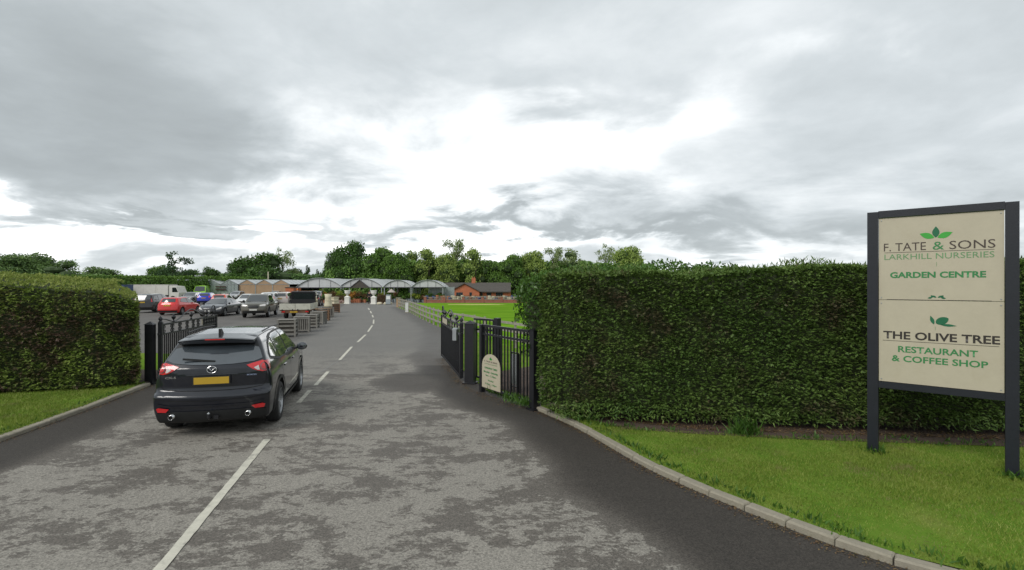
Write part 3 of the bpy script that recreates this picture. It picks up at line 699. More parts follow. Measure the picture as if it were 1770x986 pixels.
for c in lob: mb.lathe([(0, -c[5] * .8), (c[3] * .55, -c[5] * .55), (c[3] * .75, 0), (c[3] * .55, c[5] * .55), (0, c[5] * .8)], 10, c[:3])
mb.o('core', 'hedge_core', lr)
# distant boundary hedge behind the left hedge
bh = thing('boundary_hedge', 'long level field hedge behind the car park on the left', 'hedge', (0, 0, 0))
pB = [(-70, 42), (-66, 62), (-58, 82), (-50, 104)]
r = np.random.default_rng(9); n = 22000; t = r.uniform(0, 3, n); i = t.astype(int); A = np.array(pB); p = A[i] + (A[i + 1] - A[i]) * (t - i)[:, None]; q = r.uniform(0, 1, n)
face = r.uniform(0, 1, n) < .6; hgt = np.interp(t, [0, 3], [3.5, 3.9]) + gz(60) 
P_ = np.stack([p[:, 0] - np.where(face, 0, q * 2.5), p[:, 1], np.where(face, q * hgt, hgt)], 1) + r.normal(0, .12, (n, 3)); nn = unit(np.where(face[:, None], [1, -.3, .2], [0, 0, 1.0]) + r.normal(0, .4, (n, 3)))
V, Fq = leaves(P_, unit(np.cross(nn, r.normal(size=(n, 3)))), nn, r.uniform(.25, .5, n), r.uniform(.15, .3, n))
obj('foliage', npmesh('foliage', V, Fq), 'green_leaf', bh)
vs = []
for (x, y) in pB:
    vs += [(x - .3, y, -2), (x - .3, y, 3.3), (x - 2.4, y, 3.3), (x - 2.4, y, -2)]
obj('core', pymesh('core', vs, [(4 * k + a, 4 * k + 4 + a, 4 * k + 4 + (a + 1) % 4, 4 * k + (a + 1) % 4) for k in range(3) for a in range(4)]), 'tree_core', bh)

# ============================================================ GATES
def gate_leaf(hinge, end, cream, label, name='driveway_gate', zt=1.50, box=False, flip=1):
    """wrought iron leaf: local x runs hinge -> end"""
    H = Vector(hinge); E = Vector(end); d = E - H; L = d.length
    g = thing(name, label, 'gate', (H.x, H.y, 0), math.atan2(d.y, d.x), 'pair of black iron driveway gates')
    z0 = 0.10; z1 = zt - 0.27
    for nm, a, b, w_ in (('stile', (0.05, 0, z0), (0.05, 0, zt + .05), .09), ('stile', (L - .04, 0, z0 - .04), (L - .04, 0, zt + .02), .08)):
        MB().bar(a, b, w_).o(nm, 'black_metal', g)
    MB().lathe([(0, .16), (.02, .14), (.045, .1), (.05, .07), (.03, .04), (.045, .01), (.05, 0)][::-1], 10, (0.05, 0, zt + .05)).o('finial', 'black_metal', g)
    for nm, z, h in (('rail', zt - .02, .045), ('rail', z1, .04), ('rail', z0, .07)):
        MB().bar((0.09, 0, z), (L - .08, 0, z), .05, h).o(nm, 'black_metal', g)
    bm_ = MB().box((0, 0, (z0 + z1) / 2), (.026, .026, z1 - z0)).me('bar'); n = int((L - .2) / 0.118)
    for i in range(n):
        obj('bar', bm_, 'black_metal', g, loc=(.17 + i * (L - .3) / (n - 1), 0, 0))
    # crest of curved strap with tulips
    pts = [(0.03, .13), (0.09, .10), (.2, .02), (.30, .09), (.40, .22), (.49, .29), (.58, .22), (.68, .10), (.79, .02), (.85, .12), (.90, .27), (.935, .33), (.965, .28), (.98, .02)]
    cur = resample([(u * L, h) for u, h in pts], 0.07)
    MB().tube([(p.x, 0, zt + p.y) for p in cur], .017, 6).o('crest', 'black_metal', g)
    tp = MB().lathe([(.02, 0), (.03, .03), (.015, .06), (.045, .10), (.06, .14), (.03, .19), (0, .22)], 8).me('tulip')
    for u in (.2, .49, .79, .9): obj('tulip', tp, 'black_metal', g, loc=(u * L, 0, zt - .0))
    sc = MB()
    for s in (-1, 1):
        for t in (-1, 1):
            arc = [(s * (.06 + .045 * math.cos(a)), 0, t * (.055 + .04 * math.sin(a))) for a in [x * .45 - 1.4 for x in range(11)]]
            sc.tube([(0, 0, t * .015)] + arc, .012, 5)
    sc.bar((0, 0, -.11), (0, 0, .11), .03); sc = sc.me('scroll')
    for u in (.05, .18, .30, .42, .53, .62): obj('scroll', sc, 'black_metal', g, loc=(u * L, 0, (zt + z1) / 2 - .01))
    if cream:
        MB().box((.825 * L, 0, (zt + z1) / 2 - .01), (.27 * L, .008, .18)).o('cream_panel', 'sign_cream', g)
        for u in (.73, .78, .83, .88, .93):
            obj('scroll', sc, 'black_metal', g, loc=(u * L, -.02, (zt + z1) / 2 - .01))
    for z in (.3, 1.25): MB().bar((-.07, 0, z), (.08, 0, z), .05).o('hinge', 'black_metal', g)
    MB().box((L - .04, 0, .03), (.05, .05, .1)).o('drop_bolt', 'galvanised', g)
    return g, L
def post(x, y, s, h, label, rz=0, cap=0.05, grp=None):
    p = thing('gate_post', label, 'gate post', (x, y, 0), rz, grp)
    MB().box((0, 0, h / 2), (s, s, h)).o('shaft', 'black_metal', p)
    MB().add([(-s / 2 - .02, -s / 2 - .02, h), (s / 2 + .02, -s / 2 - .02, h), (s / 2 + .02, s / 2 + .02, h), (-s / 2 - .02, s / 2 + .02, h), (0, 0, h + cap + .03)], [(0, 1, 4), (1, 2, 4), (2, 3, 4), (3, 0, 4), (3, 2, 1, 0)]).o('cap', 'black_metal', p)
    MB().box((0, 0, .015), (s + .1, s + .1, .03)).o('base_plate', 'black_metal', p)
    return p
post(-9.17, 12.98, 0.18, 1.50, 'stout black square post at the end of the left hedge', R(10))
gate_leaf((-8.98, 13.05), (-9.88, 17.1), True, 'open left leaf of the black iron gates with scrolled crest and cream panel')
post(-1.06, 13.05, 0.24, 1.52, 'stout black square post between the open gate leaf and the pedestrian railing', R(-14))
gr, gl = gate_leaf((-1.30, 13.22), (-2.42, 17.7), True, 'open right leaf of the black iron gates, seen almost edge-on', zt=1.46)
mb = thing('post_box', 'grey metal letter box mounted on the right gate leaf near its post', 'post box', (-1.53, 13.95, 0.98), R(-14) )
MB().box((0, 0, .17), (.12, .22, .30)).o('case', 'black_metal', mb)
MB().box((0, -.115, .17), (.11, .012, .30)).o('front_plate', 'galvanised', mb)
MB().add([(-.07, -.12, .32), (.07, -.12, .32), (.07, .12, .32), (-.07, .12, .32), (-.07, 0, .36), (.07, 0, .36)], [(0, 1, 5, 4), (2, 3, 4, 5), (0, 4, 3), (1, 2, 5), (3, 2, 1, 0)]).o('lid', 'galvanised', mb)

# pedestrian railing with arched opening-times board
A = Vector((-0.70, 12.0)); B = Vector((0.36, 10.38)); d = B - A; L = d.length; rz = math.atan2(d.y, d.x)
pr = thing('pedestrian_railing', 'black flat-topped railing with cream arched board, right of the gate pillar', 'railing', (A.x, A.y, 0), rz)
ZT = 1.58
MB().box((0, 0, ZT / 2), (.10, .10, ZT)).o('post', 'black_metal', pr)
for z, h in ((ZT - .02, .05), (1.36, .045), (.13, .05)): MB().bar((.05, 0, z), (L - .02, 0, z), .045, h).o('rail', 'black_metal', pr)
bm_ = MB().box((0, 0, (ZT + .13) / 2), (.024, .024, ZT - .16)).me('bar'); n = 15
for i in range(n): obj('bar', bm_, 'black_metal', pr, loc=(.13 + i * (L - .22) / (n - 1), 0, 0))
post(0.45, 10.27, .15, 1.60, 'square black end post touching the right hedge corner', rz, .0)
# text helper: flat letters as thin meshes fitted to width and cap height
def text(parent, s, x, z, wd, h, mat, y=-0.006, bold=0.0, name='lettering', thick=0.001):
    cu = bpy.data.curves.new('t', 'FONT'); cu.body = s; cu.align_x = 'CENTER'; cu.offset = bold; cu.extrude = 0.0; cu.resolution_u = 3
    o = bpy.data.objects.new('t', cu); COL.objects.link(o)
    me = bpy.data.meshes.new_from_object(o.evaluated_get(bpy.context.evaluated_depsgraph_get())); bpy.data.objects.remove(o); bpy.data.curves.remove(cu)
    n = len(me.vertices); c = np.empty(n * 3); me.vertices.foreach_get('co', c); c = c.reshape(-1, 3)
    x0, x1 = c[:, 0].min(), c[:, 0].max(); z0 = 0.0; z1 = 0.729 if h else c[:, 1].max()
    sx_ = wd / (x1 - x0)
    sz_ = h / 0.729
    cc = np.stack([(c[:, 0] - (x0 + x1) / 2) * sx_ + x, np.full(n, y), c[:, 1] * sz_ + z - h / 2], 1)
    me.vertices.foreach_set('co', cc.ravel().astype(np.float32)); me.update(); me.materials.clear()
    return obj(name, me, mat, parent)
def leafshape(parent, x, z, L, W, ang, mat, y=-0.006, n=14, name='leaf_emblem', sharp=1.0):
    pts = []
    for i in range(n + 1):
        t = i / n; pts.append((t * L, W / 2 * math.sin(math.pi * t ** 0.9) ** sharp))
    for i in range(n - 1, 0, -1):
        t = i / n; pts.append((t * L, -W / 2 * math.sin(math.pi * t ** 0.9) ** sharp))
    ca, sa = math.cos(ang), math.sin(ang)
    return obj(name, pymesh(name, [(x + a * ca - b * sa, y, z + a * sa + b * ca) for a, b in pts], [tuple(range(len(pts)))[::-1]]), mat, parent)
# arched board: hangs on the railing
bd = thing('opening_times_board', 'cream arched opening-times board fixed low on the pedestrian railing', 'sign board', (A.x, A.y, 0), rz)
bw, b0, b1 = .80, .14, .93; bx0 = .07
arch = [(bx0, b0), (bx0 + bw, b0)] + [(bx0 + bw / 2 + bw / 2 * math.cos(a), b1 - .34 + .34 * math.sin(a) ** .85) for a in [math.pi * k / 20 for k in range(21)]]
MB().poly(arch, -.045, -.03).o('board', 'sign_cream', bd)
c_ = bx0 + bw / 2
ty = -.048
for an, mt in ((math.pi / 2, 'print_dark_green'), (math.pi * .84, 'print_bright_green'), (math.pi * .16, 'print_bright_green')): leafshape(bd, c_, .80, .07, .04, an, mt, ty)
text(bd, 'F. TATE & SONS', c_, .755, .56, .036, 'print_brown', ty, .01); text(bd, 'LARKHILL NURSERIES', c_, .70, .56, .024, 'print_pale_green', ty)
text(bd, 'OPENING TIMES', c_, .605, .56, .040, 'print_green', ty, .03); text(bd, 'Monday - Saturday', c_, .515, .62, .040, 'print_green', ty, .03)
text(bd, '9am - 5.30pm', c_, .435, .46, .038, 'print_green', ty, .02); text(bd, 'Sunday', c_, .33, .25, .036, 'print_green', ty, .02); text(bd, '10.30am - 4.30pm', c_, .245, .5, .036, 'print_green', ty, .02)
# back railing from pillar, with its square post, and a small low gate behind
A2 = Vector((-.98, 13.3)); B2 = Vector((-.40, 12.75)); d2 = B2 - A2; L2 = d2.length
br = thing('back_railing', 'short black railing returning behind the gate pillar to a square post', 'railing', (A2.x, A2.y, 0), math.atan2(d2.y, d2.x))
for z in (1.62, 1.36, .13): MB().bar((0, 0, z), (L2, 0, z), .04, .045).o('rail', 'black_metal', br)
for i in range(6): MB().box((.1 + i * .12, 0, .87), (.022, .022, 1.5)).o('bar', 'black_metal', br)
MB().box((L2 + .05, 0, .84), (.13, .13, 1.68)).o('post', 'black_metal', br)
lg = thing('low_gate', 'low narrow black metal gate standing behind the pedestrian railing', 'gate', (-.02, 12.0, 0), R(-60))
for x in (0, .34): MB().box((x, 0, .47), (.035, .035, .94 - x * .1)).o('stile', 'black_metal', lg)
MB().bar((0, 0, .93), (.34, 0, .93), .03).o('rail', 'black_metal', lg); MB().bar((0, 0, .15), (.34, 0, .15), .03).o('rail', 'black_metal', lg)
MB().box((.17, 0, .55), (.26, .012, .7)).o('panel', 'galvanised', lg)
# fence behind left gate hinge: small cap plate
# ============================================================ BIG SIGN
A = Vector((5.245, 7.55)); B = Vector((6.44, 6.50)); d = B - A; LS = d.length; rz = math.atan2(d.y, d.x)
sg = thing('garden_centre_sign', 'tall cream sign board in a dark frame on two posts before the right hedge', 'sign', (A.x, A.y, 0), rz)
PW = .13
for x in (PW / 2, LS - PW / 2): MB().box((x, 0, 3.56 / 2), (PW, .11, 3.56)).o('post', 'sign_frame', sg)
MB().box((LS / 2, 0, 3.52), (LS - 2 * PW - .004, .10, .10)).o('top_rail', 'sign_frame', sg)
MB().box((LS / 2, 0, 1.06), (LS - 2 * PW - .004, .10, .09)).o('bottom_rail', 'sign_frame', sg)
px0 = PW + .008; W_ = LS - 2 * px0; pz0, pz1 = 1.112, 3.462; H_ = pz1 - pz0; pm = (pz0 + pz1) / 2
MB().box((LS / 2, -.02, (pm + .003 + pz1) / 2), (W_, .02, pz1 - pm - .003)).o('upper_panel', 'sign_cream', sg)
MB().box((LS / 2, -.02, (pz0 + pm - .003) / 2), (W_, .02, pm - .003 - pz0)).o('lower_panel', 'sign_cream', sg)
up = [o for o in sg.children if o.name.startswith('upper_panel')][0]; lp = [o for o in sg.children if o.name.startswith('lower_panel')][0]
def fx(u): return px0 + u * W_
def fz(v_): return pz1 - v_ * H_
ty = -.0325
for an, L_, mt in ((R(90), .155, 'print_dark_green'), (R(158), .17, 'print_bright_green'), (R(22), .17, 'print_bright_green')):
    leafshape(up, fx(.485) + .018 * math.cos(an), fz(.133), L_, .078, an, mt, ty)
text(up, 'F. TATE', fx(.225), fz(.178), .36 * W_, .118, 'print_brown', ty, .0); text(up, '&', fx(.505), fz(.178), .092 * W_, .118, 'print_green', ty); text(up, 'SONS', fx(.765), fz(.178), .345 * W_, .118, 'print_brown', ty)
MB().box((fx(.49), ty, fz(.212)), (.88 * W_, .001, .005)).o('rule', 'print_brown', up)
text(up, 'LARKHILL NURSERIES', fx(.49), fz(.238), .88 * W_, .082, 'print_pale_green', ty)
MB().box((fx(.49), ty, fz(.288)), (.004, .001, .06)).o('tick', 'print_pale_green', up)
text(up, 'GARDEN CENTRE', fx(.485), fz(.348), .77 * W_, .082, 'print_green', ty, .035)
for (x_, a_, l_) in ((.49, R(150), .06), (.50, R(30), .06), (.455, R(190), .05), (.525, R(-10), .055), (.46, R(120), .04), (.53, R(60), .04)): leafshape(up, fx(x_), fz(.483), l_, .024, a_, 'print_dark_green', ty)
MB().box((fx(.49), ty, pm + .006), (.84 * W_, .001, .005)).o('rule', 'print_black', up)
leafshape(lp, fx(.47), fz(.640), .125, .042, R(108), 'print_dark_green', ty); leafshape(lp, fx(.485), fz(.632), .15, .10, R(28), 'print_dark_green', ty, sharp=.6); leafshape(lp, fx(.52), fz(.640), .17, .034, R(-3), 'print_dark_green', ty)
MB().box((fx(.48), ty, fz(.662)), (.004, .001, .05)).o('tick', 'print_pale_green', lp)
text(lp, 'THE OLIVE TREE', fx(.505), fz(.712), .93 * W_, .108, 'print_black', ty, .025)
MB().box((fx(.5), ty, fz(.748)), (.93 * W_, .001, .005)).o('rule', 'print_black', lp)
text(lp, 'RESTAURANT', fx(.49), fz(.795), .64 * W_, .088, 'print_green', ty, .02); text(lp, '& COFFEE SHOP', fx(.5), fz(.852), .77 * W_, .088, 'print_green', ty, .02)
for p_, zz in ((up, pz1 - .035), (up, pm + .03), (lp, pz0 + .035), (lp, pm - .05)):
    for x_ in (px0 + .03, px0 + W_ - .03): MB().lathe([(.009, 0), (.007, -.006), (0, -.007)], 8, (x_, ty + .002, zz), 'y').o('bolt', 'galvanised', p_)

tufts([(5.31, 7.5, 60, .07), (5.25, 7.42, 30, .06)], 'tuft of longer grass round the left post of the big sign', 0.11)
tufts([(6.38, 6.5, 60, .07), (6.3, 6.45, 30, .06)], 'tuft of longer grass round the right post of the big sign', 0.11)
kp = resample(KR[:9], .11)
tufts([(p.x + .19 * random.uniform(.7, 1.4), p.y + .13, random.choice([2, 5, 9, 14]), .045) for p in kp], 'ragged grass leaning over the back edge of the right kerb', 0.085)
kp = resample(KL[:6], .15)
tufts([(p.x - .22, p.y, random.choice([2, 5, 9]), .05) for p in kp], 'ragged grass along the back edge of the left kerb', 0.08)
# grit, dead leaves and moss collected in the channel along the kerbs and at the gate foot
def litter(name, line, n, spread, mat, label, seed, L=.03, off=-.07, z=0.006):
    r = np.random.default_rng(seed); pts = resample(line, .1); A = np.array([tuple(p) for p in pts]); i = r.integers(0, len(A) - 1, n); d = A[i + 1] - A[i]; d /= np.linalg.norm(d, axis=1, keepdims=True)
    nm = np.stack([d[:, 1], -d[:, 0]], 1); q = off * 0 + np.abs(r.normal(0, spread, n)) + .01
    P_ = np.stack([A[i, 0] + d[:, 0] * r.uniform(0, .1, n) - nm[:, 0] * 0, A[i, 1] + d[:, 1] * r.uniform(0, .1, n), np.full(n, z)], 1); P_[:, :2] += nm * (q * (1 if off < 0 else -1))[:, None]
    P_[:, 2] += r.uniform(0, .006, n); D_ = unit(np.stack([r.normal(size=n), r.normal(size=n), r.normal(0, .15, n)], 1)); Nn = unit(np.stack([r.normal(0, .25, n), r.normal(0, .25, n), np.ones(n)], 1))
    V, Fq = leaves(P_, D_, Nn, r.uniform(L * .5, L * 1.3, n), r.uniform(L * .3, L * .8, n), .08)
    return obj(name, npmesh(name, V, Fq), mat, kind='stuff', label=label, cat='leaf litter')
leafmat('dead_leaf', [(0.06, 0.035, 0.02), (0.12, 0.07, 0.035), (0.16, 0.11, 0.05), (0.05, 0.06, 0.02)], None, 0, 2.0, 0.0)
litter('leaf_litter', KR[:9], 1700, .07, 'dead_leaf', 'dead leaves and grit in the channel along the right kerb', 3, .026)
litter('leaf_litter', KL[:6], 700, .07, 'dead_leaf', 'dead leaves and grit in the channel along the left kerb', 4, .03, .07)
litter('leaf_litter', [(-2.3, 17.4), (-1.25, 13.2), (-.72, 11.9), (.4, 10.35)], 1500, .16, 'dead_leaf', 'brown dirt and dead leaves along the foot of the right gate and railing', 5, .03)
soil_line = [(1.4, 9.25), (1.9, 8.75), (3.0, 8.45), (4.6, 8.15), (6.2, 7.95), (8.2, 7.75)]
tufts([(p.x, p.y + random.uniform(-.12, .12), random.choice([1, 4, 8, 12]), .06) for p in resample(soil_line, .1)], 'ragged edge of long grass against the soil under the hedge', 0.09)
litter('leaf_litter', [(1.4, 9.4), (3.0, 8.62), (4.6, 8.35), (8.2, 7.95)], 2600, .22, 'dead_leaf', 'dead conifer sprays on the soil under the right hedge', 6, .04, .07, .082)

# ============================================================ VEHICLES
# body surface = zero of a smooth intersection of profiles; panes, lamps and panels are laid onto it
def smax(a, b, k):
    h = np.clip(0.5 + 0.5 * (a - b) / k, 0, 1); return b + (a - b) * h + k * h * (1 - h)
class Body:
    def __init__(s, top, rear, front, width, zmin=0.22, crown=0.05, taper=0.10, rc=0.14, fc=0.22, k=0.05, L=4.5, axles=(-1.3, 1.35), R_=.33, res=.05, cz=.72, step_=None):
        s.top = np.array(top); s.rear = np.array(rear); s.fr = np.array(front); s.w = np.array(width); s.zmin = zmin; s.crown = crown; s.taper = taper
        s.rc = rc; s.fc = fc; s.k = k; s.L = L; s.axles = axles; s.R_ = R_; s.res = res; s.cz = cz; s.step_ = step_
        s.hw = s.w[:, 1].max()
    def f(s, P):
        x, y, z = np.abs(P[:, 0]), P[:, 1], P[:, 2]
        ft = z - (np.interp(y, s.top[:, 0], s.top[:, 1]) - s.crown * (x / s.hw) ** 2)
        fr = np.interp(z, s.rear[:, 0], s.rear[:, 1]) + s.rc * (x / s.hw) ** 2.6 - y
        ff = y - (np.interp(z, s.fr[:, 0], s.fr[:, 1]) - s.fc * (x / s.hw) ** 2.4)
        W = np.interp(z, s.w[:, 0], s.w[:, 1]) * (1 - s.taper * (np.abs(y) / (s.L / 2)) ** 4)
        fs = x - W
        v = smax(fs, ft, s.k); v = smax(v, fr, s.k); v = smax(v, ff, s.k)
        return smax(v, s.zmin - z, s.k * .8)
    def march(s, O, D, tmax):
        t0 = np.zeros(len(O)); t1 = np.full(len(O), float(tmax)); found = np.zeros(len(O), bool)
        for i in range(1, 61):
            t = tmax * i / 60; out_ = s.f(O + D * t) > 0; new = out_ & ~found; t1[new] = t; t0[new] = tmax * (i - 1) / 60; found |= out_
        for _ in range(12):
            m = (t0 + t1) / 2; o_ = s.f(O + D * m[:, None]) > 0; t1 = np.where(o_, m, t1); t0 = np.where(o_, t0, m)
        return O + D * ((t0 + t1) / 2)[:, None]
    def mesh(s, name, mat, arches=True):
        bx, by, bz = s.hw, s.L / 2, s.top[:, 1].max() - s.zmin
        nx, ny, nz = [max(4, int(a / s.res)) for a in (2 * bx, 2 * by, bz)]
        gx_ = np.linspace(-1, 1, nx + 1); gy_ = np.linspace(-1, 1, ny + 1); gz_ = np.linspace(-1, 1, nz + 1)
        idx = {}; vs = []; fs = []
        def vid(i, j, k):
            if (i, j, k) not in idx: idx[(i, j, k)] = len(vs); vs.append((gx_[i], gy_[j], gz_[k]))
            return idx[(i, j, k)]
        for j in range(ny):
            for i in range(nx):
                fs.append((vid(i, j, nz), vid(i + 1, j, nz), vid(i + 1, j + 1, nz), vid(i, j + 1, nz))); fs.append((vid(i, j, 0), vid(i, j + 1, 0), vid(i + 1, j + 1, 0), vid(i + 1, j, 0)))
            for k in range(nz):
                fs.append((vid(nx, j, k), vid(nx, j + 1, k), vid(nx, j + 1, k + 1), vid(nx, j, k + 1))); fs.append((vid(0, j, k), vid(0, j, k + 1), vid(0, j + 1, k + 1), vid(0, j + 1, k)))
        for i in range(nx):
            for k in range(nz):
                fs.append((vid(i, 0, k), vid(i + 1, 0, k), vid(i + 1, 0, k + 1), vid(i, 0, k + 1))); fs.append((vid(i, ny, k), vid(i, ny, k + 1), vid(i + 1, ny, k + 1), vid(i + 1, ny, k)))
        U = np.array(vs); zc = s.cz
        T = np.stack([U[:, 0] * bx, U[:, 1] * by, np.where(U[:, 2] > 0, zc + U[:, 2] * (s.top[:, 1].max() - zc), zc + U[:, 2] * (zc - s.zmin))], 1)
        O = np.stack([T[:, 0] * 0.25, T[:, 1] * 0.86, np.full(len(T), zc) + (T[:, 2] - zc) * .1], 1)
        D = unit(T - O)
        me = pymesh(name, s.march(O, D, 2.2), fs, True); me.materials.append(MATS[mat]); me.materials.append(MATS['void_black'])
        if arches:
            o = bpy.data.objects.new('tmp', me); COL.objects.link(o)
            cb = MB()
            for ax in s.axles:
                for sg_ in (-1, 1): cb.lathe([(0.001, 0), (s.R_ + .055, 0), (s.R_ + .055, .36), (0.001, .36)], 28, (sg_ * s.hw - .18 + (-.1 if sg_ > 0 else .1) * .5, ax, s.R_ + .01), 'x')
            cm = cb.me('cut'); cm.materials.append(MATS['void_black'])
            bmx = bmesh.new(); bmx.from_mesh(cm); bmesh.ops.remove_doubles(bmx, verts=bmx.verts, dist=.0015); bmesh.ops.recalc_face_normals(bmx, faces=bmx.faces); bmx.to_mesh(cm); bmx.free()
            c = bpy.data.objects.new('cut', cm); COL.objects.link(c)
            md = o.modifiers.new('b', 'BOOLEAN'); md.operation = 'DIFFERENCE'; md.object = c; md.solver = 'EXACT'; md.material_mode = 'TRANSFER'
            m2 = bpy.data.meshes.new_from_object(o.evaluated_get(bpy.context.evaluated_depsgraph_get()))
            bpy.data.objects.remove(o); bpy.data.objects.remove(c)
            if len(m2.polygons) > 100: me = m2
        return me
    def patch(s, name, outline, side, off=0.006, res=0.05, thick=0.0):
        """outline in (y,z) for side left/right, (x,z) for rear/front, (x,y) for top -> sheet lying on the body"""
        pts = []
        n = len(outline)
        for i in range(n):
            a = Vector(outline[i]); b = Vector(outline[(i + 1) % n]); m = max(1, int((b - a).length / res)); pts += [a.lerp(b, k / m) for k in range(m)]
        nb = len(pts); edges = [(i, (i + 1) % nb) for i in range(nb)]
        P2 = np.array([tuple(p) for p in pts]); lo = P2.min(0); hi = P2.max(0)
        gx_, gy_ = np.meshgrid(np.arange(lo[0] + res / 2, hi[0], res), np.arange(lo[1] + res / 2, hi[1], res))
        k = inpoly([tuple(p) for p in pts], gx_, gy_); k &= seglen([tuple(p) for p in pts] + [tuple(pts[0])], gx_, gy_) > res * .4
        pts += [Vector(p) for p in zip(gx_[k], gy_[k])]
        v2, _, f2, *_ = delaunay_2d_cdt(pts, edges, [], 1, 1e-5)
        Q = np.array([tuple(v_) for v_ in v2]); z = np.zeros(len(Q))
        if side in ('rear', 'front'):
            lim = np.interp(Q[:, 1], s.w[:, 0], s.w[:, 1]) * (1 - s.taper * .75) - .03; Q[:, 0] = np.clip(Q[:, 0], -lim, lim)
        if side in ('left', 'right'):
            sg_ = -1 if side == 'left' else 1; O = np.stack([z, Q[:, 0], Q[:, 1]], 1); D = np.tile([sg_, 0, 0.0], (len(Q), 1)); tm = 1.4
        elif side == 'rear': O = np.stack([Q[:, 0], z - s.L * .2, Q[:, 1]], 1); D = np.tile([0, -1.0, 0], (len(Q), 1)); tm = 3
        elif side == 'front': O = np.stack([Q[:, 0], z + s.front_y0(), Q[:, 1]], 1); D = np.tile([0, 1.0, 0], (len(Q), 1)); tm = 3.4
        else: O = np.stack([Q[:, 0], Q[:, 1], z + s.cz], 1); D = np.tile([0, 0, 1.0], (len(Q), 1)); tm = 1.6
        H = s.march(O, D, tm)
        e = 0.01; g = np.stack([s.f(H + np.array(q) * e) - s.f(H - np.array(q) * e) for q in ((1, 0, 0), (0, 1, 0), (0, 0, 1))], 1); g = unit(g)
        H = H + g * off
        # orient outward
        fs = []
        for f_ in f2:
            a, b, c = [H[i] for i in f_[:3]]; nn = np.cross(b - a, c - a)
            fs.append(tuple(f_) if nn @ g[f_[0]] > 0 else tuple(f_)[::-1])
        return pymesh(name, H, fs, True)
    def front_y0(s): return s.L * .12
WCACHE = {}
def wheel(parent, x, y, R_, wd, side, spokes=10, rimr=.62, detail=True, rimmat='alloy'):
    key = (R_, wd, spokes, rimr)
    if key not in WCACHE:
        h = wd / 2; n = 32 if detail else 18
        ty_ = MB().lathe([(R_ * rimr, -h), (R_ * .9, -h), (R_ * .975, -h * .82), (R_, -h * .5), (R_, h * .5), (R_ * .975, h * .82), (R_ * .9, h), (R_ * rimr, h), (R_ * rimr, -h)], n, axis='x')
        if detail:
            for g_ in (-.4, 0, .4): pass
        tm = ty_.me('tyre', True)
        rb = MB(); r0 = R_ * rimr
        rb.lathe([(r0, -h), (r0 * 1.04, h * .92), (r0 * .95, h * .98), (r0 * .92, h * .6), (r0 * .85, h * .1)], n, axis='x')
        rb.lathe([(0.001, h * .80), (r0 * .2, h * .78), (r0 * .24, h * .4)], 12, axis='x')
        for i in range(spokes):
            a = 2 * math.pi * i / spokes; c_, s__ = math.cos(a), math.sin(a)
            rb.bar((h * .62, c_ * r0 * .12, s__ * r0 * .12), (h * .74, c_ * r0 * .96, s__ * r0 * .96), r0 * (.15 if spokes > 6 else .26), h * .16, up=(1, 0, 0))
        db = MB().lathe([(0.001, h * .1), (r0 * .98, h * .1)], n, axis='x').me('hub_back')
        WCACHE[key] = (tm, rb.me('rim', False), db)
    tm, rm, db = WCACHE[key]
    t = obj('wheel', tm, 'dark_rubber', parent, loc=(x, y, R_), rot=(0, 0, 0 if side > 0 else math.pi))
    obj('rim', rm, rimmat, t); obj('hub_back', db, 'void_black', t)
    return t

# ---- the dark SUV driving in (hero)
h_top = [(-2.5, 1.0), (-2.08, 1.48), (-1.95, 1.59), (-1.5, 1.64), (-.6, 1.67), (.1, 1.655), (.45, 1.58), (1.15, 1.12), (1.35, 1.06), (2.0, .97), (2.3, .85), (2.6, .7)]
h_rear = [(.2, -2.12), (.3, -2.2), (.42, -2.25), (.60, -2.275), (.69, -2.28), (.725, -2.25), (.75, -2.16), (.80, -2.145), (1.0, -2.145), (1.12, -2.135), (1.2, -2.07), (1.5, -1.79), (1.62, -1.66)]
h_front = [(.2, 2.2), (.5, 2.27), (.8, 2.22), (1.0, 2.0)]
h_w = [(.2, .83), (.3, .885), (.5, .915), (.75, .918), (.92, .91), (1.02, .885), (1.12, .85), (1.5, .67), (1.6, .585), (1.7, .52)]
HB = Body(h_top, h_rear, h_front, h_w, .24, .05, .07, .17, .28, .045, 4.54, (-1.31, 1.39), .36, .036, .8)
hero = thing('suv', 'dark charcoal estate-style SUV seen from behind, driving in between the gates', 'car', (0, 0, 0), R(15))
fw = Vector((-math.sin(R(15)), math.cos(R(15)))); c_ax = Vector((-5.17, 9.27)); cc = c_ax + fw * 1.31; hero.location = (cc.x, cc.y, 0)
obj('body', HB.mesh('body', 'paint_charcoal'), None, hero)
def sym(pts): return [(-x, z) for x, z in pts][::-1]
# tailgate glass
gl_ = [(-.735, 1.245), (-.6, 1.20), (-.3, 1.175), (0, 1.168), (.3, 1.175), (.6, 1.20), (.735, 1.245), (.70, 1.32), (.635, 1.42), (.5, 1.455), (-.5, 1.455), (-.635, 1.42), (-.70, 1.32)]
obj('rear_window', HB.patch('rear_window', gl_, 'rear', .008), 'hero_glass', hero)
# black band above and beside the glass, standing in for the spoiler's shadow
band = [(-.68, 1.39), (-.635, 1.42), (-.5, 1.452), (.5, 1.452), (.635, 1.42), (.68, 1.39), (.60, 1.575), (-.60, 1.575)]
obj('spoiler_shadow_band', HB.patch('spoiler_shadow_band', band, 'rear', .010), 'black_plastic', hero)
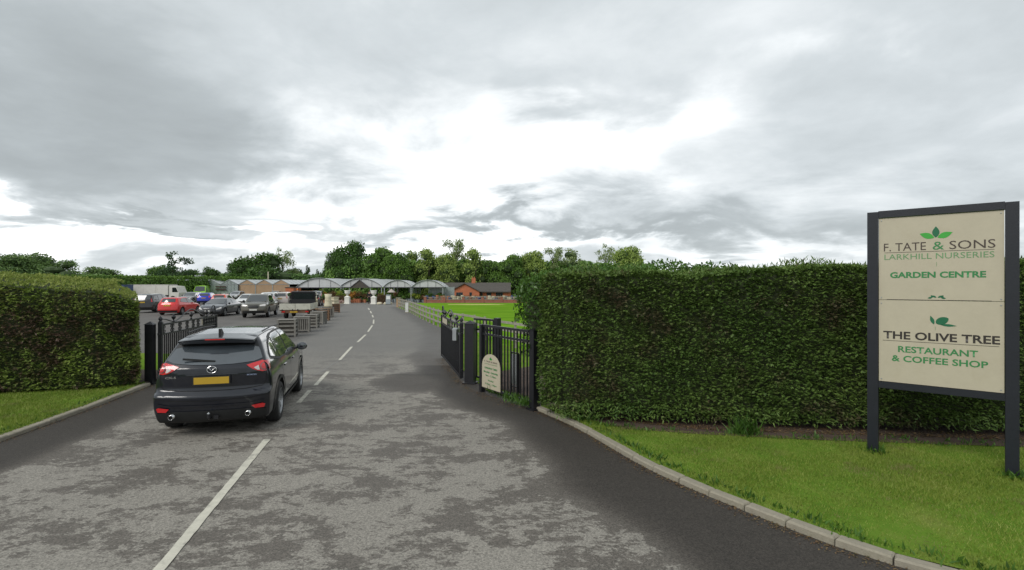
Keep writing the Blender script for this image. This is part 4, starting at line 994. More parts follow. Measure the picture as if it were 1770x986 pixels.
# spoiler overhanging the glass
sp = MB(); n = 14
for i in range(n + 1):
    x = -.575 + 1.15 * i / n; q = (x / .575) ** 2; yb = -2.0 + .09 * q; zt_ = 1.605 - .045 * q
    sp.v += [(x, yb + .01, zt_ - .026), (x, yb - .002, zt_ - .010), (x, yb + .04, zt_ + .004), (x, -1.55, 1.652 - .062 * q), (x, -1.55, 1.50), (x, yb + .08, 1.515 - .02 * q)]
    if i:
        a = 6 * (i - 1); b = 6 * i; sp.f += [(a + j, b + j, b + (j + 1) % 6, a + (j + 1) % 6) for j in range(6)]
sp.f += [tuple(range(6)), tuple(6 * n + j for j in range(6))[::-1]]
spo = obj('spoiler', sp.me('spoiler', True), 'paint_charcoal', hero); spo.data.shade_flat()
MB().box((0, -2.002, 1.585), (.30, .01, .018)).o('brake_lamp', 'lamp_red', spo)
# tailgate shut lines as recessed dark grooves
def groove(bd_, line, side, wd=.011):
    out_ = []
    a = [Vector(p) for p in line]; L_ = []; R2 = []
    for i, p in enumerate(a):
        t = (a[min(i + 1, len(a) - 1)] - a[max(i - 1, 0)]).normalized(); nn = Vector((-t.y, t.x)) * wd / 2; L_.append(p + nn); R2.append(p - nn)
    return bd_.patch('shut_line', [tuple(p) for p in L_ + R2[::-1]], side, .002, .06)
for ln, sd in (([(-.80, 1.22), (-.80, 1.05), (-.79, .86), (-.74, .79), (-.5, .765), (0, .755), (.5, .765), (.74, .79), (.79, .86), (.80, 1.05), (.80, 1.22)], 'rear'),
               ([(-.86, .665), (-.6, .63), (0, .615), (.6, .63), (.86, .665)], 'rear')):
    obj('shut_line', groove(HB, ln, sd), 'void_black', hero)
# bumper: black lower valance
val = [(-.80, .26), (-.78, .235), (.78, .235), (.80, .26), (.82, .42), (.55, .455), (-.55, .455), (-.82, .42)]
obj('rear_bumper', HB.patch('rear_bumper', val, 'rear', .012), 'black_plastic', hero)
obj('bumper_insert', HB.patch('bumper_insert', [(-.78, .56), (-.6, .525), (.6, .525), (.78, .56), (.80, .585), (.6, .55), (-.6, .55), (-.80, .585)], 'rear', .012), 'paint_charcoal', hero)
for s_ in (-1, 1):
    # tail lamp: red outer, round red unit and pale inner wedge
    o1 = [(.50, 1.145), (.60, 1.175), (.72, 1.205), (.86, 1.22), (.875, 1.15), (.86, 1.05), (.74, 1.03), (.66, 1.05), (.60, 1.08)]
    tl = obj('tail_light', HB.patch('tail_light', o1 if s_ > 0 else sym(o1), 'rear', .012, .03), 'lamp_red', hero)
    o2 = [(.61, 1.105), (.68, 1.13), (.70, 1.06), (.665, 1.062)]
    obj('reversing_lens', HB.patch('reversing_lens', o2 if s_ > 0 else sym(o2), 'rear', .018, .02), 'lamp_pale', tl)
    ctr = (.765 * s_, 1.115); rr = .047
    o3 = [(ctr[0] + rr * math.cos(a), ctr[1] + rr * math.sin(a)) for a in [2 * math.pi * k / 20 for k in range(20)]]
    ring = [(ctr[0] + 1.3 * rr * math.cos(a), ctr[1] + 1.3 * rr * math.sin(a)) for a in [2 * math.pi * k / 20 for k in range(20)]]
    obj('lens_ring', HB.patch('lens_ring', ring, 'rear', .017, .02), 'lamp_dark', tl); obj('round_lens', HB.patch('round_lens', o3, 'rear', .022, .02), 'lamp_red', tl)
    # side part of the lamp
    sd = 'right' if s_ > 0 else 'left'
    o4 = [(-1.98, 1.195), (-1.90, 1.205), (-1.82, 1.20), (-1.87, 1.13), (-1.93, 1.07), (-1.99, 1.05)]
    obj('side_lens', HB.patch('side_lens', o4, sd, .012, .03), 'lamp_red', tl)
    rf = [(.60, .50), (.76, .52), (.80, .50), (.78, .445), (.65, .445)]
    obj('reflector', HB.patch('reflector', rf if s_ > 0 else sym(rf), 'rear', .02, .03), 'lamp_red', hero)
    ex = MB().lathe([(.001, -2.20), (.031, -2.20), (.031, -2.29), (.037, -2.295), (.037, -2.05)], 16, (.56 * s_, 0, .375), 'y'); e_ = ex.o('exhaust', 'chrome', hero, True)
    MB().lathe([(.001, -2.28), (.031, -2.28)], 14, (.56 * s_, 0, .375), 'y').o('exhaust_bore', 'void_black', e_)
    # side glass
    gl1 = [(.86, 1.125), (.36, 1.50), (.2, 1.555), (-.12, 1.565), (-.12, 1.125)]
    gl2 = [(-.20, 1.125), (-.20, 1.565), (-.75, 1.555), (-1.02, 1.52), (-1.02, 1.14)]
    gl3 = [(-1.08, 1.15), (-1.08, 1.51), (-1.35, 1.44), (-1.58, 1.29), (-1.62, 1.23)]
    trm = [(.96, 1.10), (.40, 1.535), (.2, 1.59), (-.3, 1.60), (-.9, 1.575), (-1.15, 1.54), (-1.42, 1.455), (-1.66, 1.28), (-1.70, 1.21), (-1.1, 1.115), (0, 1.10)]
    obj('window_trim', HB.patch('window_trim', trm, sd, .004), 'black_plastic', hero)
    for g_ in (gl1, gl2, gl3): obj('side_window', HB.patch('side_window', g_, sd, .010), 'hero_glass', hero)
    obj('chrome_strip', HB.patch('chrome_strip', [(.95, 1.098), (-.2, 1.108), (-1.1, 1.118), (-1.68, 1.205), (-1.68, 1.19), (-1.1, 1.103), (0, 1.09), (.95, 1.08)], sd, .010), 'black_plastic', hero)
    for ln in ([(-.16, 1.10), (-.17, .8), (-.15, .42), (-.10, .36)], [(-1.05, 1.11), (-1.10, .95), (-1.02, .85), (-.86, .55), (-.82, .38)], [(.92, 1.08), (.98, .8), (.96, .42), (.86, .36)], [(-1.1, .36), (.9, .36)][:0] or [(-.82, .37), (.86, .35)]):
        obj('shut_line', groove(HB, ln, sd, .012), 'void_black', hero)
    for yy in (-.95, .02):
        MB().bar((s_ * .935, yy - .10, .985), (s_ * .935, yy + .10, .985), .03, .028).o('door_handle', 'paint_charcoal', hero)
    # black sill and arch trim
    obj('sill', HB.patch('sill', [(-.86, .26), (.90, .26), (.90, .345), (-.86, .345)], sd, .014), 'black_plastic', hero)
    for ax in HB.axles:
        ro, ri = .475, .418; arc = [(ax + ro * math.cos(a), .37 + ro * math.sin(a)) for a in [R(-12) + R(204) * k / 24 for k in range(25)]] + [(ax + ri * math.cos(a), .37 + ri * math.sin(a)) for a in [R(192) - R(204) * k / 24 for k in range(25)]]
        arc = [(max(-2.16, min(2.1, p[0])), max(.26, p[1])) for p in arc]
        obj('arch_trim', HB.patch('arch_trim', arc, sd, .014, .04), 'black_plastic', hero)
        wheel(hero, s_ * .80, ax, .36, .225, s_, 10, .66)
    # mirror
    mr = MB().lathe([(0, -.075), (.07, -.06), (.105, 0), (.095, .05), (.06, .085), (0, .095)], 14, (s_ * 1.005, .78, 1.13), 'y', 1.1, .85).o('door_mirror', 'paint_charcoal', hero, True)
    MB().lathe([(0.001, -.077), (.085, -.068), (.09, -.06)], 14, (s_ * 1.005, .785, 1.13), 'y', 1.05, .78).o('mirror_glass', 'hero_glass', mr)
    MB().bar((s_ * .86, .80, 1.08), (s_ * .97, .79, 1.10), .06, .03).o('mirror_arm', 'black_plastic', mr)
    MB().tube([(s_ * .60, -1.35, 1.655), (s_ * .60, -.6, 1.685), (s_ * .60, .2, 1.66)], .013, 6).o('roof_rail', 'black_plastic', hero)
    # front lamps and grille side, real but unseen
    hl_ = [(.48, .80), (.80, .86), (.86, .80), (.80, .74), (.5, .72)]
    obj('headlight', HB.patch('headlight', hl_ if s_ > 0 else sym(hl_), 'front', .01), 'lamp_pale', hero)
obj('grille', HB.patch('grille', [(-.45, .78), (.45, .78), (.35, .5), (-.35, .5)], 'front', .01), 'black_plastic', hero)
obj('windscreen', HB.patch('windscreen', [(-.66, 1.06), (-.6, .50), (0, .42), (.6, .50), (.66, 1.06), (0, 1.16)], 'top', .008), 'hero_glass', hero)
pl = MB().box((0, -2.192, .93), (.52, .008, .112), ch=.0).o('number_plate', 'plate_yellow', hero)
MB().box((0, -2.186, .93), (.56, .012, .15)).o('plate_recess', 'black_plastic', hero)
pr_ = obj('plate_garnish', HB.patch('plate_garnish', [(-.40, 1.035), (.40, 1.035), (.38, 1.012), (-.38, 1.012)], 'rear', .02), 'paint_charcoal', hero)
# emblem: oval with a winged V inside
eb = MB(); ring = [(.072 * math.cos(a), -2.175, 1.105 + .056 * math.sin(a)) for a in [2 * math.pi * k / 28 for k in range(29)]]
eb.tube(ring, .006, 6, False)
for s_ in (-1, 1): eb.tube([(s_ * .070, -2.178, 1.125), (s_ * .040, -2.178, 1.128), (s_ * .018, -2.178, 1.105), (0, -2.178, 1.085)], .0055, 6)
eb.o('emblem', 'chrome', hero)
text(hero, 'CX-5', -.60, .995, .155, .032, 'chrome', -2.165, .03); text(hero, 'SKYACTIV', .60, 1.0, .155, .022, 'badge_blue', -2.165, .03)
MB().bar((.02, -2.06, 1.225), (-.46, -2.05, 1.275), .02, .03).o('rear_wiper', 'black_plastic', hero)
af = MB().poly([(-1.72, 1.635), (-1.55, 1.655), (-1.66, 1.74), (-1.72, 1.735)], -.02, .02, 'x').o('aerial_fin', 'black_plastic', hero)
tb = MB().tube([(0, -2.1, .33), (0, -2.30, .33), (0, -2.34, .36), (0, -2.34, .40)], .022, 8).o('tow_bar', 'black_metal', hero)
MB().lathe([(0, -.025), (.025, 0), (0, .025)], 10, (0, -2.34, .42)).o('tow_ball', 'galvanised', tb)
MB().box((.09, -2.26, .34), (.07, .04, .06)).o('tow_socket', 'black_metal', tb)
MB().box((0, 0, .26), (1.3, 3.7, .08)).o('underbody', 'void_black', hero)

# ---- parked vehicles: families
W_HATCH = [(.18, .78), (.3, .84), (.6, .87), (.85, .86), (.95, .82), (1.42, .60), (1.55, .55)]
W_SUV = [(.2, .82), (.35, .90), (.75, .92), (1.0, .89), (1.1, .85), (1.6, .66), (1.75, .62)]
FAM = {
 'hatch': dict(b=Body([(-2.3, .9), (-1.93, 1.2), (-1.72, 1.40), (-1.2, 1.47), (-.2, 1.49), (.15, 1.43), (.9, 1.0), (1.6, .88), (1.95, .72), (2.2, .6)], [(.2, -1.9), (.45, -1.98), (.7, -1.96), (.9, -1.92), (1.0, -1.86), (1.35, -1.62), (1.5, -1.5)], [(.2, 1.92), (.5, 1.98), (.75, 1.9), (.9, 1.6)], W_HATCH, .2, .05, .08, .18, .3, .05, 3.98, (-1.22, 1.27), .31, .07, .68),
    rearw=[(-.56, 1.08), (.56, 1.08), (.48, 1.36), (-.48, 1.36)], ws=[(-.62, .86), (-.52, .22), (.52, .22), (.62, .86), (0, .95)],
    side=[[(.75, 1.0), (.22, 1.37), (-.28, 1.40), (-.28, .98)], [(-.34, .99), (-.34, 1.40), (-.95, 1.37), (-1.25, 1.25), (-1.35, 1.10)]], tl=[(.56, 1.06), (.76, 1.08), (.80, .95), (.74, .84), (.60, .86)], hl=[(.42, .70), (.70, .82), (.78, .74), (.7, .64), (.45, .60)], pz=.80, py=-1.965),
 'saloon': dict(b=Body([(-2.5, .8), (-2.25, 1.02), (-1.75, 1.12), (-1.0, 1.38), (-.3, 1.45), (.3, 1.40), (1.15, .98), (1.9, .86), (2.3, .68), (2.6, .55)], [(.2, -2.2), (.5, -2.3), (.75, -2.28), (1.0, -2.2), (1.2, -1.9)], [(.2, 2.25), (.45, 2.3), (.7, 2.22), (.9, 1.9)], [(.18, .8), (.3, .88), (.6, .915), (.85, .90), (.97, .84), (1.38, .58), (1.5, .54)], .19, .06, .08, .2, .36, .05, 4.65, (-1.4, 1.42), .33, .07, .64),
    rearw=None, ws=[(-.66, 1.08), (-.55, .40), (.55, .40), (.66, 1.08), (0, 1.2)],
    side=[[(.95, .98), (.35, 1.33), (-.25, 1.38), (-.25, .97)], [(-.31, .97), (-.31, 1.38), (-.9, 1.34), (-1.35, 1.18), (-1.5, 1.04)]], tl=[(.5, .98), (.82, .98), (.84, .86), (.55, .88)], hl=[(.5, .62), (.78, .76), (.84, .68), (.74, .60), (.52, .56)], pz=.75, py=-2.3),
 'suv': dict(b=Body([(-2.5, 1.0), (-2.15, 1.35), (-1.95, 1.60), (-1.3, 1.68), (-.2, 1.70), (.25, 1.63), (1.0, 1.15), (1.8, 1.05), (2.15, .9), (2.4, .7)], [(.2, -2.1), (.5, -2.22), (.8, -2.18), (1.1, -2.12), (1.5, -1.95), (1.65, -1.85)], [(.2, 2.1), (.5, 2.2), (.9, 2.12), (1.05, 1.8)], W_SUV, .25, .05, .07, .16, .28, .05, 4.45, (-1.3, 1.33), .36, .075, .78),
    rearw=[(-.64, 1.2), (.64, 1.2), (.56, 1.55), (-.56, 1.55)], ws=[(-.68, .95), (-.58, .34), (.58, .34), (.68, .95), (0, 1.05)],
    side=[[(.8, 1.15), (.3, 1.55), (-.25, 1.60), (-.25, 1.13)], [(-.31, 1.13), (-.31, 1.60), (-1.0, 1.57), (-1.0, 1.14)], [(-1.06, 1.15), (-1.06, 1.56), (-1.6, 1.48), (-1.75, 1.25)]], tl=[(.68, 1.35), (.80, 1.30), (.86, 1.0), (.72, .98)], hl=[(.45, .86), (.78, .95), (.84, .86), (.76, .78), (.5, .76)], pz=.95, py=-2.19),
 'van': dict(b=Body([(-2.8, 1.4), (-2.68, 2.3), (-2.5, 2.42), (0, 2.46), (1.0, 2.40), (1.25, 2.25), (1.95, 1.35), (2.5, 1.12), (2.8, .8)], [(.2, -2.6), (.6, -2.68), (1.2, -2.66), (2.3, -2.6)], [(.2, 2.6), (.6, 2.7), (1.0, 2.6), (1.2, 2.3)], [(.2, .9), (.4, .98), (1.1, .99), (1.4, .97), (2.2, .84), (2.5, .78)], .25, .06, .04, .06, .25, .06, 5.4, (-1.6, 1.75), .34, .10, 1.0),
    rearw=None, ws=[(-.80, 1.85), (-.70, 1.22), (.70, 1.22), (.80, 1.85), (0, 1.95)], side=[[(1.75, 1.4), (1.2, 1.95), (.65, 1.95), (.65, 1.35)]], tl=[(.82, 1.5), (.93, 1.5), (.94, .9), (.84, .9)], hl=[(.55, .95), (.85, 1.15), (.92, 1.0), (.85, .88), (.6, .85)], pz=.6, py=-2.7),
}
FAM['estate'] = dict(FAM['suv']); FAM['estate']['b'] = Body([(-2.5, .9), (-2.2, 1.25), (-2.0, 1.42), (-1.3, 1.48), (-.2, 1.5), (.25, 1.44), (1.0, 1.0), (1.9, .88), (2.25, .72), (2.5, .6)], [(.2, -2.15), (.5, -2.27), (.8, -2.24), (1.0, -2.2), (1.4, -1.95)], [(.2, 2.2), (.5, 2.28), (.8, 2.15), (.9, 1.9)], W_HATCH, .2, .05, .07, .16, .3, .05, 4.6, (-1.35, 1.38), .32, .075, .68)
FAM['estate'].update(rearw=[(-.56, 1.05), (.56, 1.05), (.5, 1.36), (-.5, 1.36)], side=[[(.8, 1.0), (.3, 1.37), (-.25, 1.41), (-.25, .98)], [(-.31, .98), (-.31, 1.41), (-1.0, 1.39), (-1.0, .99)], [(-1.06, 1.0), (-1.06, 1.38), (-1.6, 1.33), (-1.8, 1.1)]], tl=[(.62, 1.06), (.78, 1.04), (.84, .88), (.66, .86)], hl=[(.45, .70), (.72, .80), (.8, .72), (.72, .64), (.5, .6)], pz=.8, py=-2.26)
FAM['pickup'] = dict(b=Body([(-2.9, .9), (-2.72, 1.12), (-.95, 1.13), (-.80, 1.72), (-.6, 1.78), (.3, 1.80), (.62, 1.72), (1.35, 1.22), (2.2, 1.12), (2.5, .95), (2.8, .7)], [(.3, -2.6), (.6, -2.7), (1.1, -2.68)], [(.3, 2.45), (.6, 2.55), (.95, 2.5), (1.15, 2.3)], [(.3, .85), (.45, .90), (.9, .93), (1.1, .90), (1.2, .85), (1.7, .68), (1.85, .64)], .36, .05, .05, .05, .26, .05, 5.3, (-1.75, 1.45), .39, .075, .85),
    rearw=None, ws=[(-.70, 1.30), (-.60, .66), (.60, .66), (.70, 1.30), (0, 1.38)], side=[[(1.1, 1.22), (.65, 1.64), (.2, 1.69), (.2, 1.2)], [(.14, 1.2), (.14, 1.69), (-.55, 1.67), (-.68, 1.22)]], tl=[(.78, 1.05), (.88, 1.05), (.88, .75), (.78, .75)], hl=[(.42, .98), (.75, 1.05), (.84, .98), (.78, .90), (.45, .89)], pz=.7, py=-2.72)
CACHE = {}
def parked(fam, paint_, label, x, y, rz, cat='car', detail=True, plate=True, grp=None, name=None, front=True):
    F_ = FAM[fam]; b = F_['b']
    if fam not in CACHE:
        c = {'body': b.mesh('body', 'paint_white', True), 'parts': []}
        if F_['rearw']: c['parts'].append(('rear_window', b.patch('rear_window', F_['rearw'], 'rear', .012, .1), 'car_glass'))
        if fam == 'saloon': c['parts'].append(('rear_window', b.patch('rear_window', [(-.56, -1.0), (.56, -1.0), (.62, -1.6), (-.62, -1.6)], 'top', .012, .1), 'car_glass'))
        if fam == 'pickup': c['parts'].append(('rear_window', MB().box((0, -.93, 1.48), (1.15, .02, .34)).me('rear_window'), 'car_glass')); c['parts'].append(('load_bed', MB().box((0, -1.8, 1.136), (1.4, 1.5, .02)).me('load_bed'), 'black_plastic'))
        c['parts'].append(('windscreen', b.patch('windscreen', F_['ws'], 'top', .012, .1), 'car_glass'))
        ff_ = np.interp(.5, b.fr[:, 0], b.fr[:, 1])
        c['parts'].append(('grille', b.patch('grille', [(-.42, F_['hl'][0][1] + .02), (.42, F_['hl'][0][1] + .02), (.35, F_['hl'][0][1] - .22), (-.35, F_['hl'][0][1] - .22)], 'front', .012, .1), 'black_plastic'))
        c['parts'].append(('front_bumper', b.patch('front_bumper', [(-.75, b.zmin + .18), (.75, b.zmin + .18), (.72, b.zmin + .04), (-.72, b.zmin + .04)], 'front', .014, .1), 'black_plastic'))
        c['parts'].append(('rear_bumper', b.patch('rear_bumper', [(-.75, b.zmin + .20), (.75, b.zmin + .20), (.72, b.zmin + .04), (-.72, b.zmin + .04)], 'rear', .014, .1), 'black_plastic'))
        for sg_, sd in ((-1, 'left'), (1, 'right')):
            for w_ in F_['side']: c['parts'].append(('side_window', b.patch('side_window', w_, sd, .012, .1), 'car_glass'))
            f_ = (lambda p: p) if sg_ > 0 else sym
            c['parts'].append(('tail_light', b.patch('tail_light', f_(F_['tl']), 'rear', .014, .06), 'lamp_red')); c['parts'].append(('headlight', b.patch('headlight', f_(F_['hl']), 'front', .014, .06), 'lamp_pale'))
            my = F_['side'][0][0][0] - .12; mz = F_['side'][0][0][1] + .03
            c['parts'].append(('door_mirror', MB().lathe([(0, -.06), (.09, 0), (0, .09)], 8, (sg_ * (b.hw + .06), my, mz), 'y').me('door_mirror', True), 'black_plastic'))
        yr = float(np.interp(F_['pz'], b.rear[:, 0], b.rear[:, 1])); yf = float(np.interp(.5, b.fr[:, 0], b.fr[:, 1]))
        c['parts'].append(('number_plate', MB().box((0, yr - .02, F_['pz']), (.52, .02, .11)).me('number_plate'), 'plate_yellow')); c['parts'].append(('number_plate', MB().box((0, yf + .02, b.zmin + .27), (.52, .03, .11)).me('number_plate'), 'plate_white'))
        c['parts'].append(('underbody', MB().box((0, 0, b.zmin + .03), (1.2, b.L * .8, .06)).me('underbody'), 'void_black'))
        CACHE[fam] = c
    c = CACHE[fam]; nm = name or {'van': 'van', 'pickup': 'pickup_truck'}.get(fam, 'parked_car')
    t = thing(nm, label, cat, (x, y, 0.005), R(rz), grp)
    bm_ = c['body'].copy(); bm_.materials[0] = MATS['paint_' + paint_]; obj('body', bm_, None, t)
    for n_, me_, mt in c['parts']: obj(n_, me_, mt, t)
    for sg_ in (-1, 1):
        for ax in b.axles: wheel(t, sg_ * (b.hw - .11), ax, b.R_, .2, sg_, 5, .64, False)
    return t
CG = 'vehicles parked in the car park'
def at(px, base, back=0.0, rz=0):  # ground centre for a car whose nearest end touches at pixel row base
    x, y = G(px, base); k = math.hypot(x, y); return (x + x / k * back, y + y / k * back)
def pk(fam, col, label, px, base, rz, back=1.9, **kw):
    x, y = at(px, base, back); return parked(fam, col, label, x, y, rz, grp=CG, **kw)
parked('hatch', 'red', 'bright red hatchback parked tail-on, just beyond the left gate', -28.55, 44.0, 6, grp=CG)
parked('saloon', 'dark_grey', 'dark grey saloon parked facing the camera beside the bright red hatchback', -24.0, 42.2, 188, grp=CG)
parked('pickup', 'khaki', 'muddy dark khaki double-cab pickup facing the camera, left of the flatbed truck', -20.1, 40.9, 195, cat='pickup truck', grp=CG)
pk('suv', 'black', 'black SUV half hidden by the end of the left hedge', 268, 541, 8)
pk('hatch', 'orange', 'orange-red hatchback parked tail-on behind the dark grey saloon', 386, 532, 14)
pk('hatch', 'white', 'white hatchback facing the camera behind the khaki pickup, beside the orange-red car', 428, 532, 188)
pk('suv', 'white', 'white SUV parked tail-on between the khaki pickup and the flatbed truck', 469, 532, 12)
pk('suv', 'beige', 'pale beige 4x4 glimpsed behind the cab of the flatbed truck, left side', 492, 531, 10)
pk('hatch', 'black', 'black hatchback with red tail lights just right of the flatbed truck cab', 543, 530, 14)
pk('suv', 'silver', 'silver 4x4 parked tail-on by the display beds near the grey canopies', 551, 524, 10)
pk('hatch', 'blue', 'bright blue hatchback parked tail-on right of the lime van', 360, 526, 14)
pk('estate', 'grey', 'grey estate car with brown dirt just left of the bright blue hatchback', 331, 524, 190)
pk('hatch', 'white', 'small white hatchback left of the grey estate car, behind the red hatchback', 307, 519, 170)
pk('suv', 'silver', 'silver SUV facing the camera at the left end of the back row', 284, 520, 180)
pk('estate', 'silver', 'silver estate car showing just over the end of the left hedge', 262, 518, 160)
pk('suv', 'navy', 'dark blue SUV parked before the glass gables, right of the lime van', 388, 514, 175)
pk('hatch', 'silver', 'silver hatchback in the back row behind the orange-red hatchback', 409, 519, 185)
pk('estate', 'white', 'white estate car in the back row left of the white SUV', 433, 517, 190)
pk('hatch', 'white', 'white hatchback in the far row before the brown gables', 452, 515, 180)
pk('suv', 'pale_blue', 'pale blue people carrier parked against the brown gables', 491, 514, 180)
pk('estate', 'dark_grey', 'dark grey estate car at the back row, half hidden by the white estate', 421, 516, 178)
pk('hatch', 'beige', 'pale beige hatchback at the back row just left of the flatbed truck cab', 476, 518, 186)
pk('hatch', 'navy', 'navy hatchback beyond the small white hatchback near the glass gables', 318, 515, 168)
pk('suv', 'white', 'white SUV in the back row between the dark blue SUV and the silver hatchback', 400, 515, 182)
pk('van', 'lime', 'lime green van standing before the glass gables', 349, 518, 200, cat='van')
pk('hatch', 'blue', 'blue hatchback mostly hidden left of the lime van', 325, 512, 190)

# flatbed truck (built from panels)
tk = thing('flatbed_truck', 'flatbed truck with pale drop-side boards and dark cab, tail towards the camera', 'truck', (0, 0, 0.005), R(13), CG)
fwd = Vector((-math.sin(R(13)), math.cos(R(13)))); tk.location = (-15.75 + fwd.x * 2.3, 37.2 + fwd.y * 2.3, .005)
bh_ = .44; zb = .70
MB().box((0, -.6, zb - .04), (2.1, 3.4, .07)).o('load_floor', 'brown_wood', tk)
for k in range(2):
    t_ = MB().box((-.53 + k * 1.06, -2.32, zb + bh_ / 2), (1.03, .035, bh_)).o('tail_board', 'truck_board', tk)
    for q in (-.35, .35): MB().box((-.53 + k * 1.06 + q, -2.35, zb - .02), (.05, .03, .14)).o('board_hinge', 'black_metal', t_)
for s_ in (-1, 1):
    for k in range(2): MB().box((s_ * 1.06, -1.46 + k * 1.7, zb + bh_ / 2), (.035, 1.66, bh_)).o('side_board', 'truck_board', tk)
    MB().box((s_ * .80, -2.30, .56), (.22, .05, .09)).o('tail_light', 'lamp_red', tk)
    for y_ in (-1.2, 1.75): wheel(tk, s_ * .82, y_, .35, .24, s_, 5, .6, False)
    MB().box((s_ * .45, -.3, .56), (.09, 4.0, .14)).o('chassis_rail', 'rust', tk)
    MB().box((s_ * 1.03, 1.45, 1.55), (.10, .18, .30)).o('door_mirror', 'black_plastic', tk)
MB().box((0, -2.26, .54), (1.9, .07, .17)).o('rear_bumper', 'rust', tk)
MB().box((-.1, -2.31, .54), (.52, .01, .11)).o('number_plate', 'plate_yellow', tk)
cab = MB().poly([(1.12, .5), (2.55, .45), (2.6, 1.0), (2.45, 1.15), (1.95, 1.92), (1.75, 2.0), (1.18, 2.0), (1.12, 1.94)], -.90, .90, 'x').o('cab', 'paint_black', tk)
MB().box((0, 1.10, 1.60), (1.45, .03, .46)).o('rear_window', 'car_glass', tk)
for s_ in (-1, 1): MB().poly([(1.3, 1.3), (2.25, 1.3), (1.85, 1.85), (1.3, 1.85)], s_ * .905 - .01, s_ * .905 + .01, 'x').o('side_window', 'car_glass', tk)
MB().bar((0, 2.42, 1.24), (0, 1.98, 1.90), 1.5, .02).o('windscreen', 'car_glass', tk)
MB().box((0, 1.0, 1.12), (1.9, .05, .5)).o('headboard', 'black_metal', tk)
MB().box((0, 1.25, 2.03), (1.5, .10, .025)).o('beacon_bar', 'rust', tk)
MB().lathe([(.05, 0), (.05, .10), (.03, .14), (0, .15)], 10, (-.5, 1.45, 2.08)).o('beacon', 'lamp_orange', tk)

# white box trailer left
tx, ty_ = PX(256, 80), 80
bt = thing('box_trailer', 'long white box lorry trailer parked before the dark-roofed shed', 'lorry trailer', (tx, ty_, 0.005), R(3), CG)
for k in range(5): MB().box((-4.6 + k * 1.85, 0, 1.72), (1.83, 2.4, 1.55)).o('side_panel', 'lorry_white', bt)
MB().box((-.9, 0, 2.53), (9.3, 2.44, .07)).o('roof', 'lorry_white', bt); MB().box((-.9, 0, .85), (9.2, 2.2, .18)).o('chassis', 'black_metal', bt)
MB().poly([(3.8, .5), (5.2, .5), (5.3, 1.3), (4.9, 2.3), (3.8, 2.4)], -1.1, 1.1, 'y').o('cab', 'lorry_white', bt)
MB().poly([(4.3, 1.4), (5.15, 1.4), (4.85, 2.1), (4.3, 2.1)], -1.12, -1.10, 'y').o('side_window', 'car_glass', bt)
for x_ in (-4.5, -3.4, 4.4):
    for s_ in (-1, 1): 
        t_ = wheel(bt, x_, s_ * 1.0, .42, .25, 1, 5, .55, False); t_.rotation_euler.z = R(90) * s_

# ============================================================ BUILDINGS
GZ = gz
def quad(pts): return pymesh('q', pts, [tuple(range(len(pts)))])
# glasshouses: multi-span, gables facing the drive
def spans(name, label, apex_px, dist, mat_gable, roofmat, glazed, zap=3.45, zev=2.62, depth=26, cat='greenhouse'):
    zb_ = GZ(dist) ; x0 = PX(apex_px[0], dist); sp_ = (PX(apex_px[-1], dist) - x0) / max(1, len(apex_px) - 1)
    t = thing(name, label, cat, (x0, dist, zb_)); hz = zap - zb_; he = zev - zb_
    for i in range(len(apex_px)):
        cx_ = i * sp_
        a, b = cx_ - sp_ / 2 + .03, cx_ + sp_ / 2 - .03
        g = MB().poly([(a, 0), (b, 0), (b, he), (cx_, hz), (a, he)], 0, .08).o('gable', mat_gable, t)
        fr = MB(); 
        for (p, q) in (((a, he), (cx_, hz)), ((cx_, hz), (b, he)), ((a, he), (b, he)), ((a, 0), (a, he)), ((b, 0), (b, he)), ((a, he * .42), (b, he * .42))): fr.bar((p[0], -.03, p[1]), (q[0], -.03, q[1]), .07)
        if glazed:
            for k in range(1, 5): xx = a + (b - a) * k / 5; fr.bar((xx, -.03, 0), (xx, -.03, he + (hz - he) * (1 - abs(xx - cx_) / (sp_ / 2))), .035)
        fr.o('gable_frame', 'galvanised', g)
        for s_ in (-1, 1):
            e = cx_ + s_ * (sp_ / 2)
            rf = obj('roof_slope', pymesh('roof_slope', [(cx_, 0, hz + .03), (e, 0, he + .03), (e, depth, he + .03), (cx_, depth, hz + .03), (cx_, 0, hz), (e, 0, he), (e, depth, he), (cx_, depth, hz)], [(0, 1, 2, 3), (7, 6, 5, 4), (0, 4, 5, 1), (3, 2, 6, 7)]), roofmat, t)
            gb = MB()
            for k in range(0, 14): gb.bar((cx_, k * depth / 13, hz + .05), (e, k * depth / 13, he + .05), .05, .03)
            gb.o('glazing_bars', 'galvanised', rf)
        MB().bar((cx_ - sp_ / 2, 0, he + .03), (cx_ - sp_ / 2, depth, he + .03), .14, .08).o('gutter', 'galvanised', t)
    return t
spans('greenhouse', 'row of four glazed greenhouse gables beside the dark-roofed shed', (304, 335, 366, 396), 92, 'greenhouse_glass', 'greenhouse_roof', True)
tb_ = spans('nursery_building', 'row of three brown boarded gables right of the glazed greenhouse', (427, 456.5, 486), 92.3, 'tan_board', 'greenhouse_roof', False)
x0 = tb_.location.x
for k in range(3):
    MB().box((k * 3.06, -.05, 2.0), (2.6, .06, .12)).o('fascia', 'porch_dark', tb_)
for (a, b, z0_, z1_) in ((373, 391, 499, 502),(372,390,494.5,497)):
    sg_ = thing('dark_sign', 'dark horizontal sign strip on the fourth glass gable' if z0_ > 497 else 'brown upper sign strip on the fourth glass gable', 'sign', (PX(381.5, 91.8), 91.8, 0)); MB().box((0, 0, (PZ(z0_, 91.8) + PZ(z1_, 91.8)) / 2), (PX(b, 91.8) - PX(a, 91.8), .06, PZ(z0_, 91.8) - PZ(z1_, 91.8))).o('board', 'print_brown', sg_)
bk = thing('brick_store', 'small square brick block at the right end of the brown gables', 'building', (PX(507, 86), 86, GZ(86)))
